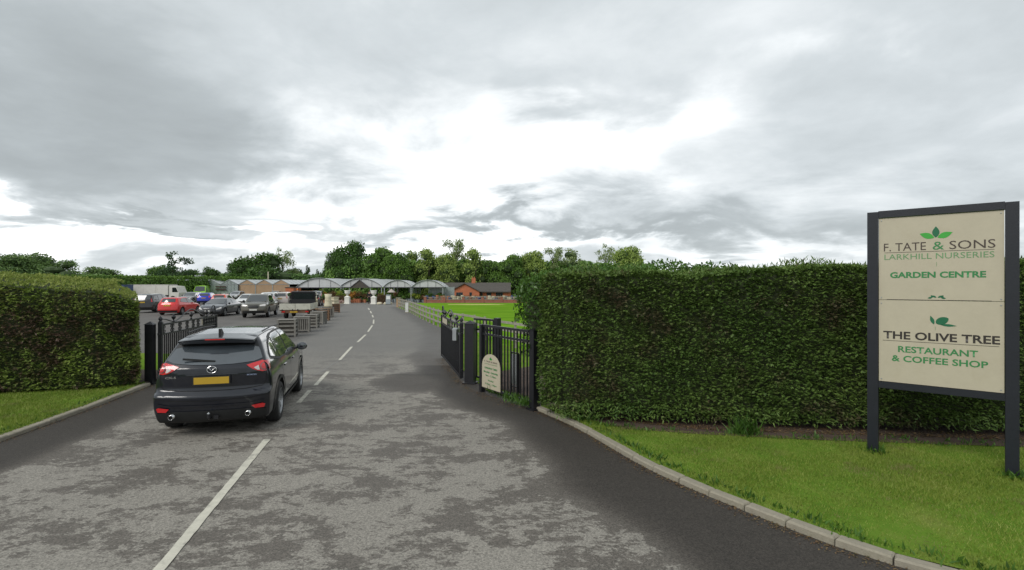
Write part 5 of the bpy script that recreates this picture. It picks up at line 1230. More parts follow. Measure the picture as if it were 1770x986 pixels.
MB().box((0, 0, 1.75), (1.35, 3, 3.5)).o('wall', 'brick_far', bk); MB().box((0, 0, 3.55), (1.5, 3.2, .12)).o('roof', 'roof_tile', bk)
MB().box((-.2, -1.52, 1.5), (.7, .06, 1.9)).o('door', 'lorry_white', bk)
# dark low shed
sh = thing('shed', 'long low shed with a dark navy pitched roof behind the white trailer', 'building', (PX(303, 101), 101, GZ(101)))
zb_ = GZ(101); za, ze = 3.85 - zb_, 2.35 - zb_
xl = PX(238, 101) - PX(303, 101); xr = PX(352, 101) - PX(303, 101)
MB().poly([(xl, 0), (xr, 0), (xr, ze + .35), (0, za - .1), (xl, ze - .1)], 0, 14).o('wall', 'roof_navy', sh)
for (a, za_, b, zb2) in ((0, za, xl - .4, ze - .08), (0, za, xr + .4, ze + .35)):
    obj('roof_slope', pymesh('roof_slope', [(a, -.5, za_), (b, -.5, zb2), (b, 14.5, zb2), (a, 14.5, za_), (a, -.5, za_ + .12), (b, -.5, zb2 + .12), (b, 14.5, zb2 + .12), (a, 14.5, za_ + .12)], [(0, 3, 2, 1), (4, 5, 6, 7), (0, 1, 5, 4), (2, 3, 7, 6)]), 'roof_navy', sh)
MB().box((2.9, 3, za + .25), (1.2, 1.2, .8)).o('vent_box', 'galvanised', sh)
blu = thing('container', 'low blue container roof glimpsed before the boundary hedge', 'container', (PX(197, 75), 75, 0)); MB().box((0, 0, 1.27), (4.0, 2.2, 2.44), R(5)).o('box', 'blue_tarp', blu); MB().box((0, 0, 2.52), (4.05, 2.25, .06), R(5)).o('roof', 'blue_tarp', blu)

# canopies: barrel roofs on posts
def canopy(px0_, px1_, top, eave, dist, label, depth=16, porch=None):
    x0, x1 = PX(px0_, dist), PX(px1_, dist); W2 = (x1 - x0) / 2; cx_ = (x0 + x1) / 2; ze, za = PZ(eave, dist), PZ(top, dist)
    t = thing('canopy', label, 'canopy', (cx_, dist, 0), 0, 'barrel-roofed sales canopies')
    n = 16; arc = []
    for i in range(n + 1):
        u = -1 + 2 * i / n; arc.append((u * W2, ze + (za - ze) * (1 - abs(u) ** 2.1) ** .92 if abs(u) < 1 else ze))
    MB().poly(arc, 0, .04).o('gable_mesh', 'canopy_mesh', t)
    vs = []; fs = []
    m = 8
    for j in range(m + 1):
        for (x, z) in arc: vs.append((x * 1.012, -.15 + depth * j / m, z + .04))
    for j in range(m):
        for i in range(n): a = j * (n + 1) + i; fs.append((a, a + 1, a + n + 2, a + n + 1))
    rf = obj('roof_film', pymesh('roof_film', vs, fs, True), 'canopy_film', t)
    for j in (0, 3, 6): MB().tube([(x * 1.015, -.16 + depth * j / m, z + .05) for x, z in arc], .03, 5).o('hoop', 'galvanised', rf)
    MB().bar((-W2, -.03, ze), (W2, -.03, ze), .08, .10).o('beam', 'canopy_frame', t)
    vb = MB(); 
    for u in (-.5, 0, .5): vb.bar((u * W2, -.03, ze), (u * W2, -.03, ze + (za - ze) * (1 - abs(u) ** 2.1) * .97), .03)
    vb.o('gable_bar', 'canopy_frame', t)
    for y_ in (0, depth * .5, depth):
        for s_ in (-1, 1): MB().bar((s_ * (W2 - .12), y_, 0), (s_ * (W2 - .12), y_, ze), .12).o('post', 'galvanised', t)
    if porch:
        a, b, ap, bs = porch; a, b = PX(a, dist) - cx_, PX(b, dist) - cx_; zt_, zb2 = PZ(ap, dist), PZ(bs, dist)
        MB().poly([(a, zb2), (b, zb2), ((a + b) / 2, zt_)], -.6, -.45).o('porch_gable', 'porch_dark', t)
        for s_ in (a, b): MB().bar((s_, -.65, zb2 - .02), ((a + b) / 2, -.65, zt_ + .03), .08).o('barge_board', 'canopy_frame', t)
        for s_ in (a, b): MB().bar((s_, -.5, 0), (s_, -.5, zb2), .10).o('porch_post', 'galvanised', t)
    return t
canopy(513, 591, 481.5, 497.5, 74, 'leftmost barrel-roofed grey canopy, widest of the four, by the brown gables', 20)
canopy(588, 661, 482, 497, 74.3, 'barrel-roofed grey canopy with the dark triangular porch over the entrance', 20, (606, 642, 484.5, 498))
canopy(663, 712, 485, 497, 73.5, 'small barrel-roofed grey canopy just right of the entrance porch', 6)
canopy(712, 767, 485, 497, 73.8, 'rightmost barrel-roofed grey canopy, next to the brick bungalow', 6)
gl2_ = thing('glass_screen', 'grey glazed screen wall under the rightmost canopy, next to the bungalow', 'screen', (PX(765, 76), 76, 0))
for k in range(4): MB().box((-1.6 + k * .95, 0, 1.1), (.9, .05, 2.2)).o('pane', 'greenhouse_glass', gl2_)
for k in range(5): MB().box((-2.07 + k * .95, 0, 1.12), (.05, .09, 2.24)).o('frame_post', 'galvanised', gl2_)

# brick bungalow
BD = 96; zb_ = GZ(BD); s96 = BD / F
bg = thing('bungalow', 'red brick bungalow with brown tiled roof and projecting gable, beyond the field', 'house', (PX(829, BD), BD, zb_))
def bx(px): return PX(px, BD) - PX(829, BD)
def bz(py): return PZ(py, BD) - zb_
zr, ze = bz(489.5), bz(505)
MB().box(((bx(768) + bx(885)) / 2, 4.6, ze / 2), (bx(885) - bx(768) - .5, 8.0, ze)).o('wall', 'brick_far', bg)
def slab(nm, pts, mt, par, th=.10):
    v = [Vector(p) for p in pts]; nrm = (v[1] - v[0]).cross(v[2] - v[0]).normalized()
    if nrm.z < 0: nrm = -nrm
    n = len(v); return obj(nm, pymesh(nm, v + [p + nrm * th for p in v], [tuple(range(n)), tuple(range(n, 2 * n))[::-1]] + [(i, (i + 1) % n, n + (i + 1) % n, n + i) for i in range(n)]), mt, par)
xa, xb = bx(766), bx(881)
rf = slab('roof', [(xa - .2, .2, ze), (xb + .2, .2, ze), (xb + .2, 4.6, zr), (xa - .2, 4.6, zr)], 'roof_tile', bg)
rf2 = slab('roof', [(xa - .2, 9.0, ze), (xb + .2, 9.0, ze), (xb + .2, 4.6, zr), (xa - .2, 4.6, zr)], 'roof_tile', bg)
for i in range(7):
    t = (i + .5) / 7; MB().bar((xa - .2, .2 + 4.4 * t, ze + (zr - ze) * t + .12), (xb + .2, .2 + 4.4 * t, ze + (zr - ze) * t + .12), .05, .02).o('tile_course', 'roof_tile', rf)
for xx in (xa, xb): MB().poly([(.6, ze - .01), (8.6, ze - .01), (4.6, zr - .06)], xx - .05 if xx > 0 else xx + .0, xx + .05, 'x').o('end_gable', 'brick_far', bg)
ga, gb_, gc = bx(780), bx(829), bx(804); zg = bz(491.2); zge = bz(504)
MB().poly([(ga, 0), (gb_, 0), (gb_, zge), (gc, zg), (ga, zge)], -1.4, 2.2).o('front_gable', 'brick_far', bg)
for a_ in (ga - .25, gb_ + .25): slab('gable_roof', [(a_, -1.7, zge - .1), (gc, -1.7, zg + .06), (gc, 4.6, zg + .06), (a_, 1.0, zge - .1)], 'roof_tile', bg)
for (a, b, t_, z_) in ((790, 801, 505.5, 514), (812.5, 816.5, 505.5, 513)):
    wf = MB().box(((bx(a) + bx(b)) / 2, -1.42, (bz(t_) + bz(z_)) / 2), (bx(b) - bx(a), .08, bz(t_) - bz(z_))).o('window', 'porch_dark', bg)
    k = max(1, round((b - a) / 4)); 
    for i in range(k): MB().box((bx(a + (b - a) * (i + .5) / k), -1.47, (bz(t_) + bz(z_)) / 2), ((bx(b) - bx(a)) / k * .8, .02, (bz(t_) - bz(z_)) * .8)).o('pane', 'window_glass', wf)
for (a, b, t_, z_) in ((771, 779, 505.5, 511.5), (841, 849, 505.5, 512.5), (857, 869, 505.5, 513), (830, 834, 505.5, 514)):
    wf = MB().box(((bx(a) + bx(b)) / 2, .58, (bz(t_) + bz(z_)) / 2), (bx(b) - bx(a), .08, bz(t_) - bz(z_))).o('window', 'porch_dark', bg)
    k = max(1, round((b - a) / 4)); 
    for i in range(k): MB().box((bx(a + (b - a) * (i + .5) / k), .53, (bz(t_) + bz(z_)) / 2), ((bx(b) - bx(a)) / k * .8, .02, (bz(t_) - bz(z_)) * .8)).o('pane', 'window_glass', wf)
MB().bar((xa - .2, .12, ze - .02), (ga - .3, .12, ze - .02), .12).o('gutter', 'porch_dark', bg); MB().bar((gb_ + .3, .12, ze - .02), (xb + .2, .12, ze - .02), .12).o('gutter', 'porch_dark', bg)
ch_ = MB().box((bx(815.5), 4.6, zr + .35), (.75, .75, 1.2)).o('chimney', 'brick_far', bg)
for q in (-.18, .18): MB().lathe([(.10, 0), (.09, .28), (0, .28)], 8, (bx(815.5) + q, 4.6, zr + .95)).o('chimney_pot', 'terracotta', ch_)

# low brick garden wall with piers along the far edge of the field
gw = thing('garden_wall', 'low brick garden wall with piers along the far edge of the field', 'wall', (PX(735, 72), 72, 0))
LW = 21.5
MB().box((LW / 2, 0, .22), (LW, .22, .44)).o('wall_base', 'brick_wall', gw); cop = MB().box((LW / 2, 0, .46), (LW, .28, .05)).o('coping', 'kerb_concrete', gw)
for i in range(9):
    p_ = MB().box((i * LW / 8, -.02, .42), (.36, .34, .84)).o('pier', 'brick_wall', gw); MB().box((i * LW / 8, -.02, .88), (.44, .42, .07)).o('pier_cap', 'kerb_concrete', p_)
for i in range(8): MB().bar((i * LW / 8 + .18, 0, .80), ((i + 1) * LW / 8 - .18, 0, .80), .06).o('rail', 'weathered_wood', gw)
tl_ = MB()
for i in range(120): tl_.box((.2 + i * LW / 120.5, 0, .63), (.035, .035, .30))
o_ = tl_.o('baluster', 'weathered_wood', gw); o_['kind'] = 'stuff'

# ============================================================ POST AND RAIL FENCE
fp = resample([(p[0], p[1]) for p in FEN], 1.62)
F0 = fp[0]
fn = thing('post_and_rail_fence', 'weathered three-rail timber fence between the driveway and the field', 'fence', (F0.x, F0.y, 0))
pm_ = MB().box((0, 0, .52), (.10, .13, 1.1)).me('fence_post')
for i, p in enumerate(fp):
    o = obj('fence_post', pm_, 'weathered_wood', fn, loc=(p.x - F0.x, p.y - F0.y, random.uniform(-.03, .02)), rot=(random.uniform(-.02, .02), random.uniform(-.02, .02), random.uniform(-.1, .1)))
    if i:
        q = fp[i - 1]
        for z in (.34, .66, .98): MB().bar((q.x - F0.x - .07, q.y - F0.y, z + random.uniform(-.012, .012)), (p.x - F0.x - .07, p.y - F0.y, z + random.uniform(-.012, .012)), .04, .095).o('fence_rail', 'weathered_wood', fn)
pb = thing('entrance_pillar', 'squat pink stone pillar at the far end of the timber fence', 'pillar', (PX(689, 58), 58, 0))
MB().box((0, 0, .5), (.42, .5, 1.0)).o('shaft', 'tan_board', pb); MB().box((0, 0, 1.03), (.52, .6, .08)).o('cap', 'kerb_concrete', pb)
x, y = G(706, 541)
bo = thing('bollard', 'white upright bollard panel standing against the timber fence', 'bollard', (x - .15, y, 0), R(12)); MB().box((0, 0, .44), (.26, .10, .88)).o('panel', 'white_paint', bo); MB().box((0, 0, .90), (.30, .13, .05)).o('cap', 'white_paint', bo); MB().box((0, 0, .03), (.36, .2, .06)).o('foot', 'kerb_concrete', bo)

# ============================================================ CRATES / PLANTERS BY THE CAR PARK
sl_m = {}
def crate(x, y, rz, w_, h_, label, wood='grey_crate_wood', style=0):
    rd = random.Random(int(x * 100)); t = thing('slatted_crate', label, 'crate', (x, y, 0.01), rz + rd.uniform(-.25, .25), 'slatted wooden crates edging the car park')
    for a in (-1, 1):
        for b in (-1, 1): MB().box((a * (w_ / 2 - .01), b * (w_ / 2 - .01), h_ / 2), (.08, .08, h_)).o('corner_post', wood, t)
    n = 4 if style == 0 else 6
    for k in range(n):
        for (sx_, sy_) in ((0, -1), (0, 1), (-1, 0), (1, 0)):
            if style == 0:
                z = .12 + k * (h_ - .2) / (n - 1) + rd.uniform(-.015, .015); d_ = (w_ - .06, .02, .09) if sx_ == 0 else (.02, w_ - .06, .09); c_ = (sx_ * w_ / 2, sy_ * w_ / 2, z)
            else:
                q = (-.5 + (k + .5) / n) * (w_ - .1); d_ = (.06, .02, h_ - .12) if sx_ == 0 else (.02, .06, h_ - .12); c_ = (q if sx_ == 0 else sx_ * w_ / 2, q if sy_ == 0 else sy_ * w_ / 2, h_ / 2)
            MB().box(c_, d_).o('slat', wood, t)
    if style: 
        for z in (.1, h_ - .06): MB().box((0, -w_ / 2 - .015, z), (w_, .02, .07)).o('slat', wood, t)
    MB().box((0, 0, h_ * .55), (w_ - .10, w_ - .10, h_ * .8)).o('shade_fill', 'porch_dark', t)  # dark block inside, standing in for the shade between the slats
    if rd.random() < .6: MB().box((rd.uniform(-.03, .03), 0, h_ + .01), (w_ + .08, w_ + .04, .035)).o('top_board', wood, t)
    return t
crs = [(491, 583, .78, .80, 'nearest slatted crate in the row, just past the roof of the dark SUV'), (517, 575, .74, .78, 'second slatted crate from the camera along the car park edge'),
       (534, 567.5, .72, .74, 'third slatted crate from the camera along the car park edge'), (547, 561, .74, .78, 'fourth slatted crate from the camera'),
       (556, 555, .74, .78, 'fifth slatted crate, brown with a plank on top'), (564, 549, .8, .78, 'sixth slatted crate, under the left tall pale pot'), (575.5, 541, .8, .78, 'farthest slatted crate, dark wood under a square pale pot')]
cps = []
for i, (px, py, w_, h_, lb) in enumerate(crs):
    x, y = G(px, py); y += w_ / 2; crate(x, y, R(14), w_, h_, lb, 'brown_wood' if i in (4, 6) else 'grey_crate_wood', i % 2); cps.append((x, y, h_))
for i, (w0, w1, hh, lb) in enumerate(((.22, .30, 1.0, 'tall pale cream pot standing on the sixth slatted crate'), (.34, .40, .62, 'square pale cream pot standing on the farthest slatted crate'))):
    x, y, h_ = cps[5 + i]; p_ = thing('garden_pot', lb, 'plant pot', (x, y, h_ + .02), R(14))
    MB().lathe([(0, 0), (w1 * 1.1, 0), (w1, .12), (w0, hh * .7), (w0 * 1.25, hh), (w0, hh - .03), (0, hh - .05)], 10 if i == 0 else 4).o('pot', 'pot_cream', p_, i == 0); MB().lathe([(w0 * 1.0, hh * .45), (w0 * 1.28, hh * .5), (w0, hh * .55)], 10).o('band', 'pot_cream', p_)
pl_ = thing('plank', 'loose orange-brown plank lying across the fifth slatted crate', 'plank', (cps[4][0], cps[4][1], cps[4][2] + .04), R(60)); MB().box((0, 0, .02), (1.3, .2, .04)).o('board', 'tan_board', pl_)

# ============================================================ ENTRANCE: urns, person, displays
def urn(px, py, label):
    x, y = G(px, py); t = thing('urn_on_pedestal', label, 'urn', (x, y, 0), 0, 'white stone urns flanking the entrance')
    MB().box((0, 0, .05), (.74, .74, .10)).o('plinth', 'stone_white', t); MB().box((0, 0, .48), (.60, .60, .76)).o('pedestal', 'stone_white', t)
    MB().add([(-.36, -.36, .86), (.36, -.36, .86), (.36, .36, .86), (-.36, .36, .86), (-.1, -.1, 1.08), (.1, -.1, 1.08), (.1, .1, 1.08), (-.1, .1, 1.08)], [(3, 2, 1, 0), (4, 5, 6, 7), (0, 1, 5, 4), (1, 2, 6, 5), (2, 3, 7, 6), (3, 0, 4, 7)]).o('pedestal_cap', 'stone_white', t)
    MB().lathe([(0, 1.06), (.16, 1.08), (.08, 1.16), (.10, 1.2), (.30, 1.34), (.36, 1.52), (.33, 1.62), (.42, 1.74), (.40, 1.78), (.30, 1.76), (0, 1.70)], 20).o('urn', 'stone_white', t, True)
urn(600.5, 525.5, 'white stone urn on a pedestal at the left of the garden centre entrance'); urn(646, 526, 'white stone urn on a pedestal at the right of the entrance, beside the dark figure')
# person standing by the right urn
def skin_mesh(name, joints, edges, root, sub=2):
    me = bpy.data.meshes.new(name); me.from_pydata([j[:3] for j in joints], edges, []); o = bpy.data.objects.new(name, me); COL.objects.link(o)
    o.modifiers.new('s', 'SKIN'); 
    for v_, j in zip(me.skin_vertices[0].data, joints): v_.radius = (j[3], j[4] if len(j) > 4 else j[3])
    me.skin_vertices[0].data[root].use_root = True
    sb = o.modifiers.new('u', 'SUBSURF'); sb.levels = sb.render_levels = sub
    m2 = bpy.data.meshes.new_from_object(o.evaluated_get(bpy.context.evaluated_depsgraph_get())); bpy.data.objects.remove(o); m2.shade_smooth(); m2.materials.clear(); return m2
x, y = G(638.5, 525.5)
pe = thing('person', 'person in black clothes standing by the right-hand urn at the entrance', 'person', (x, y, 0), R(20))
J = [(0, 0, .95, .15, .11), (0, 0, 1.15, .14, .10), (0, .01, 1.38, .17, .10), (0, .01, 1.48, .06), (0, 0, 1.62, .085, .10), (0, -.01, 1.70, .06),
     (.09, 0, .90, .09), (.10, -.01, .50, .065), (.11, .02, .08, .045), (.11, -.13, .04, .035), (-.09, 0, .90, .09), (-.10, .02, .50, .065), (-.11, .05, .08, .045), (-.11, -.10, .04, .035),
     (.20, 0, 1.42, .06), (.24, .02, 1.14, .042), (.20, -.12, .92, .03), (.19, -.17, .86, .025), (-.20, 0, 1.42, .06), (-.24, .02, 1.14, .042), (-.24, -.06, .90, .03), (-.24, -.09, .83, .025)]
Eg = [(0, 1), (1, 2), (2, 3), (3, 4), (4, 5), (0, 6), (6, 7), (7, 8), (8, 9), (0, 10), (10, 11), (11, 12), (12, 13), (2, 14), (14, 15), (15, 16), (16, 17), (2, 18), (18, 19), (19, 20), (20, 21)]
obj('body', skin_mesh('body', J, Eg, 0), 'skin', pe)
cl = [(j[0], j[1], j[2], *(r_ * 1.15 + .008 for r_ in j[3:])) for j in J]
obj('jacket', skin_mesh('jacket', [cl[0], cl[1], cl[2], cl[14], cl[15], cl[16], cl[18], cl[19], cl[20]], [(0, 1), (1, 2), (2, 3), (3, 4), (4, 5), (2, 6), (6, 7), (7, 8)], 0), 'cloth_black', pe)
obj('trousers', skin_mesh('trousers', [(0, 0, .97, .16, .12), cl[6], cl[7], cl[8], cl[10], cl[11], cl[12]], [(0, 1), (1, 2), (2, 3), (0, 4), (4, 5), (5, 6)], 0), 'cloth_black', pe)
MB().lathe([(0, .12), (.07, .10), (.10, .04), (.10, -.02), (.08, -.07)], 12, (0, .015, 1.645), 'z', 1, 1.1).o('hair', 'hair', pe, True)
for s_ in (-1, 1):
    MB().box((.11 * s_, -.05, .035), (.09, .25, .07)).o('shoe', 'cloth_black', pe)
    for q in range(5): MB().tube([(.22 * s_ + (q - 2) * .014, -.14, .86), (.22 * s_ + (q - 2) * .016, -.155, .79 - (.01 if q in (0, 4) else -.0))], .007, 5).o('finger', 'skin', pe)

# parasol, A-board, rocks, low brown hedges
x, y = PX(676.5, 70), 70
pa = thing('parasol', 'small pale pink parasol open above the display right of the entrance', 'parasol', (x, y, 0)); MB().tube([(0, 0, 0), (0, 0, 1.95)], .03, 6).o('pole', 'brown_wood', pa)
MB().lathe([(.58, 1.5), (.3, 1.74), (.05, 1.95), (0, 1.98)], 8).o('cover', 'parasol_cloth', pa); MB().lathe([(0.001, 1.49), (.56, 1.49)], 8).o('cover_underside', 'parasol_cloth', pa)
x, y = PX(671.5, 66), 66
ab = thing('a_board', 'pale grey standing sign board left of the timber fence end', 'sign', (x, y, 0)); 
for s_ in (-1, 1): MB().bar((0, s_ * .25, 0.05), (0, s_ * .03, 1.25), .62, .03).o('panel', 'pot_grey', ab)
MB().box((0, -.14, .85), (.5, .02, .45)).o('poster', 'white_paint', ab)
def bush(name, label, px, base_py, dist, w_, h_, mat, n=500, L=.16, grp=None, pot=None, z0=0.0, seed=None):
    x = PX(px, dist); seed = seed or int(px * 7 + w_ * 100)
    t = thing(name, label, 'plant' if pot else 'shrub', (x, dist, z0), 0, grp)
    r_ = random.Random(seed); zb3 = 0
    if pot:
        MB().lathe([(0, 0), (w_ * .22, 0), (w_ * .32, h_ * .32), (w_ * .34, h_ * .36), (0, h_ * .34)], 10).o('pot', pot, t); zb3 = h_ * .3
    hh = h_ - zb3
    lb_ = [(r_.uniform(-.2, .2) * w_, r_.uniform(-.2, .2) * w_, zb3 + hh * r_.uniform(.4, .62), w_ * .36, w_ * .36, hh * .4) for _ in range(4)]
    obj('foliage', blob_foliage('foliage', lb_, n, L, L * .5, seed, (.5, 1.15)), mat, t); MB().tube([(0, 0, zb3 - .02), (0, 0, zb3 + hh * .6)], .03, 5).o('stem', 'bark', t)
    return t
def lowhedge(name, label, px0_, px1_, dist, h_, mat, dp=1.0, z0=0, n=2500, L=.12):
    a, b = PX(px0_, dist), PX(px1_, dist); t = thing(name, label, 'hedge', ((a + b) / 2, dist, z0)); W_ = b - a; r = np.random.default_rng(int(px0_)); 
    q = r.uniform(0, 1, n); P_ = np.stack([r.uniform(-W_ / 2, W_ / 2, n), np.where(q < .6, 0, r.uniform(0, dp, n)), np.where(q < .6, r.uniform(0.02, h_, n), h_)], 1) + r.normal(0, .04, (n, 3)); P_[:, 2] = np.abs(P_[:, 2])
    nn = unit(np.where((q < .6)[:, None], [0, -1.0, .3], [0, 0, 1.0]) + r.normal(0, .5, (n, 3))); V, Fq = leaves(P_, unit(np.cross(nn, r.normal(size=(n, 3)))), nn, L, L * .55)
    obj('foliage', npmesh('foliage', V, Fq), mat, t); MB().box((0, dp / 2, h_ / 2 - .03), (W_ - .06, dp - .06, h_ - .06)).o('core', 'hedge_core', t)
lowhedge('low_hedge', 'low red-brown hedge left of the left white urn', 566, 595, 70, .95, 'hedge_brown'); lowhedge('low_hedge', 'low green-brown hedge right of the right white urn', 652, 668, 70, 1.05, 'hedge_brown')
rk = thing('sandstone_rocks', 'heap of pale sandstone rocks by the kerb left of the fence end', 'rocks', (PX(664, 66), 66, 0))
for i in range(6):
    r_ = random.Random(i); mb = MB().lathe([(0, .0), (.25, .02), (.30, .14), (.2, .26), (0, .30)], 7, (r_.uniform(-.9, .9), r_.uniform(-.2, .2), 0), 'z', r_.uniform(.7, 1.3), 1); mb.v = [(a + r_.uniform(-.04, .04), b, c + r_.uniform(-.03, .03)) for a, b, c in mb.v]; mb.o('rock', 'pot_cream' if i % 3 else 'tan_board', rk)
bed = thing('flower_bed', 'pink and white flower bed before the low red-brown hedge', 'flower bed', (PX(589, 68.3), 68.3, 0))
obj('foliage', blob_foliage('foliage', [(-.6, 0, .12, .5, .35, .22), (.1, 0, .15, .5, .35, .3), (.5, 0, .1, .4, .3, .2)], 500, .12, .07, 3), 'flower_pink', bed); MB().box((0, 0, .05), (2.0, .8, .1)).o('edging', 'kerb_concrete', bed)
tp_ = thing('topiary_ball', 'round clipped topiary ball in a pot just inside the entrance', 'topiary', (PX(626, 73), 73, 0))
obj('foliage', blob_foliage('foliage', [(0, 0, 1.15, .5, .5, .5)], 1200, .1, .06, 8, (.9, 1.05)), 'green_leaf', tp_); MB().lathe([(0, .7), (.3, .8), (.45, 1.15), (.3, 1.5), (0, 1.6)], 12).o('core', 'hedge_core', tp_); MB().tube([(0, 0, .3), (0, 0, .8)], .05, 6).o('stem', 'bark', tp_); MB().lathe([(0, 0), (.2, 0), (.28, .35), (0, .33)], 10).o('pot', 'terracotta', tp_)
# displayed plants: rows of benches with shrubs of several kinds
kinds = [('flower_orange', 'orange-flowered potted shrub'), ('flower_yellow', 'yellow-flowered potted shrub'), ('flower_red', 'dark red-leaved potted shrub'), ('green_leaf', 'green leafy potted shrub'), ('laurel_leaf', 'bright green potted shrub')]
rr_ = random.Random(4)
spots = [(a, 71.5 + rr_.uniform(-.5, .6)) for a in range(516, 604, 5)] + [(a + 2, 73 + rr_.uniform(-.3, .6)) for a in range(518, 604, 6)] + [(a, 72.2) for a in (609, 613, 617, 621, 631)]
for i, (px, dd) in enumerate(spots):
    k = rr_.choice([0, 1, 1, 2, 2, 3, 3, 4] if px < 604 else [0, 0, 2]); bush('potted_shrub', kinds[k][1] + ' on display under the left canopies', px, 0, dd, rr_.uniform(.7, 1.1), rr_.uniform(1.0, 1.75) + (.25 if dd > 72.8 else 0), kinds[k][0], 240, .16, 'display shrubs under the left canopies, ' + kinds[k][1], 'terracotta', seed=i + 50)
for i, px in enumerate(list(range(658, 768, 5)) + list(range(662, 764, 9))):
    dd = 73.6 + rr_.uniform(0, .7) + (1.2 if i > 21 else 0); k = rr_.choice([3, 3, 4, 4, 2, 1]); bush('potted_shrub', kinds[k][1] + ' on display under the right canopies', px, 0, dd, rr_.uniform(.6, 1.1), rr_.uniform(.8, 1.5), kinds[k][0], 240, .16, 'display shrubs under the right canopies, ' + kinds[k][1], 'pot_grey', seed=i + 150)
# pots and small ornaments set out behind the garden wall
pm = {}
for mt in ('terracotta', 'pot_blue', 'pot_cream', 'pot_grey'): pm[mt] = [MB().lathe(pf, 12).me('pot', True) for pf in ([(0, 0), (.16, 0), (.26, .4), (.30, .42), (.26, .46), (0, .42)], [(0, 0), (.14, 0), (.28, .25), (.2, .5), (.24, .55), (0, .5)], [(0, 0), (.2, 0), (.2, .5), (.24, .56), (0, .52)])]
for i in range(46):
    px = 738 + i * 3.6; mt = rr_.choice(['terracotta', 'terracotta', 'pot_blue', 'pot_cream', 'pot_cream', 'pot_grey', 'pot_grey']); cn = {'terracotta': 'terracotta', 'pot_blue': 'blue glazed', 'pot_cream': 'cream', 'pot_grey': 'grey'}[mt]
    x, y = PX(px, 72.8), 72.8 + rr_.uniform(-.2, .5); t = thing('garden_pot', cn + ' plant pot in the row behind the low garden wall', 'plant pot', (x, y, 0), 0, cn + ' pots behind the garden wall', (1.0, 1.0, rr_.uniform(1.2, 1.9)))
    obj('pot', rr_.choice(pm[mt]), mt, t)
bn = thing('display_bench', 'long dark display bench carrying stock behind the garden wall', 'bench', (PX(815, 74.2), 74.2, 0)); MB().box((0, 0, .8), (10, .9, .06)).o('top', 'weathered_wood', bn)
for x_ in (-4.8, -2.4, 0, 2.4, 4.8): MB().box((x_, 0, .38), (.1, .8, .76)).o('leg', 'brown_wood', bn)
lowhedge('low_hedge', 'low reddish-green planting before the bungalow, behind the pots', 770, 905, 78.5, .95, 'flower_red', 1.2, -.2, 3000, .16)

# ============================================================ TREES
TM = {}
def crown(kind, seed):
    key = (kind, seed)
    if key in TM: return TM[key]
    r_ = random.Random(seed * 31 + len(kind)); lobes = []
    # unit tree: height 1, width 1 (crown radius .5)
    if kind in ('dense', 'oak'):
        for i in range(26):
            a = r_.uniform(0, 6.28); z = r_.uniform(.16, .84); mr = .36 * math.sin(math.pi * min(1, max(.1, (z * .95 + .1))) ** .8) + .03; q = mr * r_.uniform(.5, 1.0); s_ = r_.uniform(.11, .19)
            lobes.append((q * math.cos(a), q * math.sin(a), z, s_, s_, s_ * .75))
        lobes.append((0, 0, .5, .26, .26, .34)); n, L = 7500, .036; sh_ = (.7, 1.12); cut = 3.0
    elif kind == 'airy':
        for i in range(22):
            a = r_.uniform(0, 6.28); z = r_.uniform(.42, .92); q = .34 * r_.uniform(.3, 1.1) * (1.25 - z * .6); s_ = r_.uniform(.06, .13); lobes.append((q * math.cos(a), q * math.sin(a), z, s_, s_, s_ * .8))
        n, L = 2600, .03; sh_ = (.5, 1.3); cut = 9.0
    elif kind == 'poplar':
        for i in range(18):
            a = r_.uniform(0, 6.28); z = r_.uniform(.12, .9); q = .22 * r_.uniform(.2, 1); s_ = r_.uniform(.09, .15); lobes.append((q * math.cos(a), q * math.sin(a), z, s_, s_, s_ * .8))
        n, L = 4200, .034; sh_ = (.65, 1.25); cut = 5.0
    elif kind == 'conifer':
        for i in range(16):
            z = .12 + .84 * i / 16; q = .42 * (1 - z) ** .9 + .02
            for j in range(3): a = r_.uniform(0, 6.28); lobes.append((q * .6 * math.cos(a), q * .6 * math.sin(a), z, q * .6, q * .6, .05))
        n, L = 3500, .03; sh_ = (.6, 1.2); cut = 0
    else:   # pine: flat plates with gaps
        for (cx_, z, s_) in ((-.34, .36, .16), (-.15, .45, .2), (.2, .40, .22), (.36, .34, .14), (-.24, .58, .15), (.05, .62, .16), (.28, .56, .15), (-.12, .74, .12), (.16, .78, .13), (.26, .90, .10), (.02, .90, .08), (-.2, .86, .07), (0, .3, .3), (-.3, .22, .22), (.3, .2, .22), (0, .16, .3), (-.1, .52, .22), (.15, .5, .2)):
            lobes.append((cx_, r_.uniform(-.15, .15), z, s_, s_, .05)); lobes.append((cx_ + r_.uniform(-.08, .08), r_.uniform(-.15, .15), z - .05, s_ * .7, s_ * .7, .04))
        n, L = 7500, .03; sh_ = (.4, 1.15); cut = 5.0
    me = blob_foliage('crown', lobes, n, L, L * .75, seed, sh_, .1, .7, cut)
    cb = MB()
    if kind in ('dense', 'oak', 'poplar', 'conifer'):
        for c in lobes:
            k = .66; cb.lathe([(0, -c[5] * k), (c[3] * k * .75, -c[5] * k * .6), (c[3] * k, 0), (c[3] * k * .75, c[5] * k * .6), (0, c[5] * k)], 8, c[:3])
    tb2 = MB(); tb2.tube([(0, 0, -.05), (.005, 0, .2), (-.01, .01, .45), (.01, 0, .75)], [.028, .022, .015, .006], 8)
    for c in lobes[:16]:
        z0 = max(.15, c[2] - .22); tb2.tube([(0, 0, z0), (c[0] * .5, c[1] * .5, (z0 + c[2]) / 2 + .02), (c[0], c[1], c[2])], [.010, .007, .003], 5)
    TM[key] = (me, cb.me('inner') if cb.v else None, tb2.me('trunk')); return TM[key]
